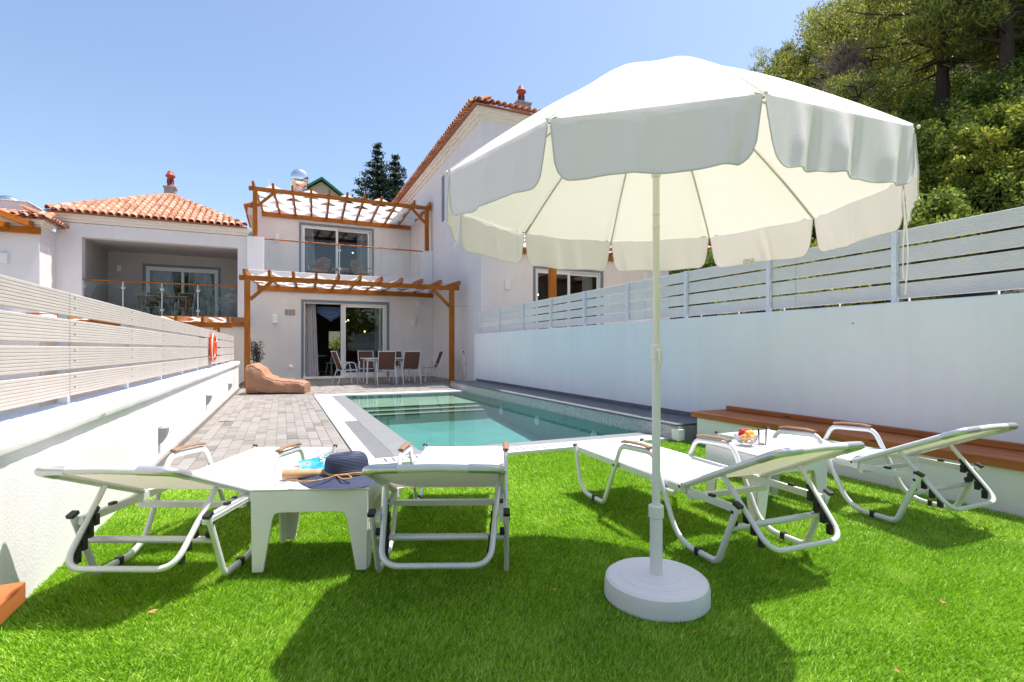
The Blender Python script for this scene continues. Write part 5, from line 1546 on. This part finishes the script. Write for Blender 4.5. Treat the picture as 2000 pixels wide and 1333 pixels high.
it = thing('indoor_table', 'white round table inside the open patio door', 'table', (1.15, 21.6, .05))
MB().lathe([(.0001, .71), (.48, .71), (.50, .73), (.48, .75), (.0001, .75)], 28).build('tabletop', M_SPW, it, smooth=True)
MB().lathe([(.25, 0), (.22, .04), (.06, .10), (.05, .6), (.12, .71)], 16).build('pedestal', M_SPW, it, smooth=True)

# ================================================================== TREES
def leaf_mesh(name, cen, nrm, size, wid, m, rg, droop=.0):
    """one kite-shaped leaf per centre; nrm = leaf axis directions"""
    n = len(cen)
    ax = nrm / np.linalg.norm(nrm, axis=1, keepdims=True)
    rnd = rg.normal(size=(n, 3)); sd = np.cross(ax, rnd); sd /= np.linalg.norm(sd, axis=1, keepdims=True) + 1e-9
    L = size * rg.uniform(.6, 1.3, (n, 1)); W = wid * rg.uniform(.7, 1.3, (n, 1))
    co = np.empty((n, 4, 3), np.float32)
    co[:, 0] = cen - ax * L * .5; co[:, 1] = cen + sd * W * .5; co[:, 2] = cen + ax * L * .5; co[:, 3] = cen - sd * W * .5
    me = bpy.data.meshes.new(name)
    me.vertices.add(n * 4); me.vertices.foreach_set('co', co.ravel())
    me.loops.add(n * 4); me.loops.foreach_set('vertex_index', np.arange(n * 4, dtype=np.int32))
    me.polygons.add(n); me.polygons.foreach_set('loop_start', np.arange(0, n * 4, 4, dtype=np.int32))
    me.update(calc_edges=True); me.materials.append(m)
    return me
M_BARK = mat('pine_bark', (.055, .038, .028), .95, var=.4, vs=9, stretch=(3, 3, .6), bmp=.8, bs=14, bd=.05)
M_PINE = leaf_mat('pine_needles', (.07, .12, .022), (.25, .30, .05), (.52, .49, .11), .48, .9)
M_OAK = leaf_mat('evergreen_leaf', (.06, .12, .022), (.19, .28, .045), (.42, .44, .10), .46, .9)
M_LIME = leaf_mat('yellow_green_leaf', (.12, .19, .025), (.32, .38, .05), (.52, .50, .10), .46, .9)
M_FIR = leaf_mat('dark_fir_needles', (.010, .028, .016), (.022, .048, .024), (.05, .085, .035), .15, .9)
M_TWIG = mat('dead_twigs', (.20, .15, .14), .9, var=.3, vs=5)
def pine_proto(seed, H=8.0, spread=2.3, first=.38, nb=46, per=300, m=M_PINE, lsz=.20, lw=.035):
    rg = np.random.default_rng(seed); rp_ = random.Random(seed)
    tr = MB(); bend = Vector((rp_.uniform(-.5, .5), rp_.uniform(-.5, .5), 0))
    tp = lambda q: Vector((bend.x * math.sin(q * 2.2), bend.y * math.sin(q * 1.9 + .3) , H * .97 * q))
    tr.tube([tp(i / 12) for i in range(13)], [.20 * (1 - i / 12) ** .8 + .02 for i in range(13)], 8)
    C = []; D = []
    for b in range(nb):
        q = first + (1 - first) * (b + rp_.random()) / nb
        a = b * 2.4 + rp_.uniform(-.4, .4)
        f = (q - first) / (1 - first)
        ln = spread * (.35 + .85 * math.sin(math.pi * min(.97, f * .80 + .14))) * rp_.uniform(.65, 1.15)
        o = tp(q); tip = o + Vector((math.cos(a) * ln, math.sin(a) * ln, ln * rp_.uniform(.05, .45)))
        mid = o.lerp(tip, .55) + Vector((0, 0, -.10 * ln))
        pts = [o * (1-t)**2 + mid * 2*t*(1-t) + tip * t*t for t in (0, .25, .5, .75, 1)]
        tr.tube(pts, [.05 * (1 - f) + .022, .038, .028, .018, .008], 5)
        for c in range(3):
            t = (.5, .78, 1.0)[c]
            cc = o * (1-t)**2 + mid * 2*t*(1-t) + tip * t*t + Vector((rp_.gauss(0, .16), rp_.gauss(0, .16), rp_.gauss(.05, .10)))
            r = rp_.uniform(.28, .52) * (.8 + .3 * c / 2)
            n = int(per / 3)
            v = rg.normal(size=(n, 3)); v /= np.linalg.norm(v, axis=1, keepdims=True)
            rad = r * rg.random((n, 1)) ** .45
            p = np.array(cc) + v * rad * np.array([1.15, 1.15, .62])
            C.append(p); D.append(v * .8 + np.array([0, 0, .75]) + rg.normal(0, .35, (n, 3)))
    C = np.concatenate(C); D = np.concatenate(D)
    return tr.mesh('trunk', M_BARK, True), leaf_mesh('crown', C, D, lsz, lw, m, rg)
def broad_proto(seed, H=4., r=1.6, n_cl=70, per=150, m=M_OAK, lsz=.13, lw=.07, low=.18):
    rg = np.random.default_rng(seed); rp_ = random.Random(seed)
    tr = MB(); tr.tube([(0, 0, -.3), (.05, .03, H * .35), (.1, -.05, H * .7)], [.10, .075, .03], 7)
    C = []; D = []
    for k in range(n_cl):
        th = rp_.uniform(0, 6.283); ph = math.acos(rp_.uniform(-.75, 1)); rr = r * rp_.uniform(.55, 1.0)
        c = Vector((rr * math.sin(ph) * math.cos(th), rr * math.sin(ph) * math.sin(th), H * .55 + H * .42 * math.cos(ph) * rp_.uniform(.7, 1.05)))
        if k % 5 == 0: tr.tube([(.05, 0, H * .35), tuple(Vector((.05, 0, H * .35)).lerp(c, .55) + Vector((0, 0, -.1))), tuple(c)], [.05, .03, .012], 5)
        cr = rp_.uniform(.22, .46) * r / 1.6
        v = rg.normal(size=(per, 3)); v /= np.linalg.norm(v, axis=1, keepdims=True)
        C.append(np.array(c) + v * cr * rg.random((per, 1)) ** .4); D.append(v + rg.normal(0, .6, (per, 3)))
    return tr.mesh('trunk', M_BARK, True), leaf_mesh('crown', np.concatenate(C), np.concatenate(D), lsz, lw, m, rg)
def fir_proto(seed, H=8.5, r=2.9):
    rg = np.random.default_rng(seed); rp_ = random.Random(seed); tr = MB()
    tr.tube([(0, 0, -9), (0, 0, H * .5), (0, 0, H)], [.28, .16, .02], 8)
    C = []; D = []; L = 15
    for l in range(L):
        z = H * (.10 + .90 * l / (L - 1)); rad = r * (1 - l / (L - 1)) ** .95 + .12
        nb = 8 if l < 11 else 6
        for b in range(nb):
            a = b * 2 * math.pi / nb + l * .7 + rp_.uniform(-.25, .25); ln = rad * rp_.uniform(.5, 1.25)
            tip = Vector((math.cos(a) * ln, math.sin(a) * ln, z + .22 * ln - .05)); o = Vector((0, 0, z))
            tr.tube([tuple(o), tuple(o.lerp(tip, .5) - Vector((0, 0, .10 * ln))), tuple(tip)], [.035, .025, .008], 4)
            n = int(26 + 52 * ln)
            t = rg.random((n, 1)) ** .7
            p = np.array(o) + (np.array(tip) - np.array(o)) * t + rg.normal(0, 1, (n, 3)) * np.array([.13, .13, .09]) - np.array([0, 0, .25]) * (t * (1 - t)) * ln * .5
            C.append(p); D.append(np.tile(np.array(tip - o), (n, 1)) * .5 + rg.normal(0, .55, (n, 3)) + np.array([0, 0, .2]))
    return tr.mesh('trunk', M_BARK, True), leaf_mesh('crown', np.concatenate(C), np.concatenate(D), .24, .085, M_FIR, rg)
def dead_proto(seed, H=4.5):
    rp_ = random.Random(seed); tr = MB()
    tr.tube([(0, 0, -.5), (.05, 0, H * .5), (0, .1, H)], [.12, .07, .01], 7)
    tw = MB()
    for k in range(120):
        q = rp_.uniform(.3, 1); o = Vector((0, 0, H * q)); a = rp_.uniform(0, 6.28); ln = rp_.uniform(.4, 1.2) * (1.3 - q)
        t1 = o + Vector((math.cos(a) * ln, math.sin(a) * ln, ln * .6)); tw.tube([tuple(o), tuple(t1)], [.014, .005], 4)
        for j in range(12):
            b = o.lerp(t1, rp_.uniform(.3, 1)); d = Vector((rp_.gauss(0, .22), rp_.gauss(0, .22), rp_.uniform(.0, .4))); tw.tube([tuple(b), tuple(b + d)], [.008, .003], 3)
    return tr.mesh('trunk', M_BARK, True), tw.mesh('crown', M_TWIG)
PINES = [pine_proto(31, 8.0, 2.4, .12, 60, 330), pine_proto(32, 8.5, 2.7, .16, 60, 330), pine_proto(33, 7.5, 2.3, .42, 46, 330)]
OAKS = [broad_proto(41), broad_proto(42, 3.2, 1.9, 80), broad_proto(43, 3.6, 1.5, 70, m=M_LIME), broad_proto(44, 2.6, 1.8, 80, m=M_LIME)]
FIRS = [fir_proto(51), fir_proto(52, 7.8, 3.0)]
DEAD = [dead_proto(61)]
def plant(name, proto, p, s, rz, label, group, cat='tree', sz=None):
    t = thing(name, label, cat, p, rz, group)
    t.scale = (s, s, sz or s)
    link('trunk', proto[0], t); link('crown', proto[1], t)
    return t
def along(px, d):
    """ground point seen at this pixel column, d metres along the optical axis"""
    u = (px - 1000) / 1004
    return d * (_F[0] + u * _R[0]), d * (_F[1] + u * _R[1])
# two firs behind the house
p = atY(737, 285, 40); plant('fir_tree', FIRS[0], (p.x, 40, p.z - 8.5), 1.0, .4, 'taller dark fir tree above the balcony pergola, left of pair', 'dark firs behind the house')
p = atY(772, 308, 41); plant('fir_tree', FIRS[1], (p.x, 41, p.z - 7.8), 1.0, 1.9, 'shorter dark fir tree touching the right house eave', 'dark firs behind the house')
# hillside pines: (pixel column, distance, height, prototype, turn)
PT = [(1512, 33, 128, 0, .3, 'pine at the left end of the hillside skyline'), (1558, 31, 85, 1, 1.2, 'second pine from the left along the hillside skyline'), (1610, 30, 38, 0, 2.2, 'third pine from the left along the hillside skyline'),
      (1662, 28, 2, 1, 3.0, 'pine rising above the top of the parasol'), (1725, 24, -60, 0, 4.1, 'leafy pine just left of the parasol right edge'), (1835, 19.5, -150, 2, 5.0, 'dark trunked pine right of the parasol edge'),
      (1962, 17.5, -240, 2, 2.7, 'near pine with bare dark trunk at right edge'), (2060, 18, -260, 1, 3.9, 'pine cut by the right edge of the photograph')]
for px, d, top, k, rz, lab in PT:
    x, y = along(px, d); zg = hill_z(x, y) - .3; s = (CAM_H + (682 - top) / 1004 * d - zg) / (8.0, 8.5, 7.5)[k]
    plant('pine_tree', PINES[k], (x, y, zg), max(.6, min(s, 1.35)), rz, lab, 'pines on the hillside', sz=max(.6, min(s, 1.6)))
rp4 = random.Random(14); done = [along(q[0], q[1]) for q in PT]; n_ = 0
for _ in range(900):
    px = rp4.uniform(1530, 2110); d = rp4.uniform(17, 48)
    if px < 1700 and d < 23: continue
    x, y = along(px, d)
    if min((x - a) ** 2 + (y - b) ** 2 for a, b in done) < 2.5 ** 2: continue
    done.append((x, y)); k = rp4.choice((0, 1, 2, 2)); s = rp4.uniform(.6, .9)
    plant('pine_tree', PINES[k], (x, y, hill_z(x, y) - .3), s, rp4.uniform(0, 6.3), 'pine in the dense wood covering the slope behind the skyline', 'pines in the dense hillside wood')
    n_ += 1
    if n_ >= 36: break
x, y = along(1648, 21); plant('bare_tree', DEAD[0], (x, y, hill_z(x, y) - .3), 1.65, .5, 'bare greyish dead tree among the hillside pines', None)
rp3 = random.Random(77)
ROW = ('lowest', 'second', 'third', 'fourth', 'fifth', 'sixth', 'seventh', 'highest'); ORD = ('first', 'second', 'third', 'fourth', 'fifth', 'sixth', 'seventh', 'eighth', 'ninth', 'tenth', 'eleventh')
for row, d in enumerate((13.5, 15, 16.8, 18.8, 21, 23.5, 26.5, 30)):
    c_n = 0
    for i in range(11):
        px = 1490 + 58 * i + rp3.uniform(-20, 20) + (row % 2) * 28
        if px > 2090: continue
        x, y = along(px, d + rp3.uniform(-.6, .6))
        if x < 12.6 and y > 13.2: continue
        if row > 2 and rp3.random() < .55: continue
        k = rp3.choice((0, 1, 2, 3, 2, 1)); s = rp3.uniform(.65, 1.0)
        tone = ('dark', 'dark', 'yellowish', 'yellowish')[k]
        lab = '%s green bush, %s from the left in the %s row above right fence' % (tone, ORD[c_n], ROW[row]); c_n += 1
        plant('evergreen_bush', OAKS[k], (x, y, hill_z(x, y) - .35), s, rp3.uniform(0, 6), lab, 'bushes on the wooded slope', 'bush')
for i in range(7):
    px = 1322 + 29 * i; x, y = along(px, 19 + (i % 3)); k = (0, 2, 1)[i % 3]
    plant('evergreen_bush', OAKS[k], (x, y, .5), 1.15, i * 1.3, '%s bush from the left between right house and wooded slope, seen under parasol' % ORD[i], 'bushes on the wooded slope', 'bush')
plant('evergreen_bush', OAKS[1], (2.95, 27.6, -.3), .62, .4, 'small bush seen through the back window of the patio room', None, 'bush')
# wood closing the view behind the garden (shows in the window panes)
rgw = np.random.default_rng(8); C_ = []; D_ = []
for k in range(260):
    a = rgw.uniform(-30, 24); c = np.array([a, -16 - rgw.uniform(0, 6), rgw.uniform(-1.5, 7.5)])
    v = rgw.normal(size=(90, 3)); v /= np.linalg.norm(v, axis=1, keepdims=True)
    C_.append(c + v * rgw.uniform(.7, 1.5) * rgw.random((90, 1)) ** .4); D_.append(v + rgw.normal(0, .6, (90, 3)))
wd_ = struct(link('wood', leaf_mesh('wood', np.concatenate(C_), np.concatenate(D_), .5, .28, M_OAK, rgw)), 'stuff')
tag(wd_, 'belt of evergreen wood mirrored in the patio door glass', 'wood')
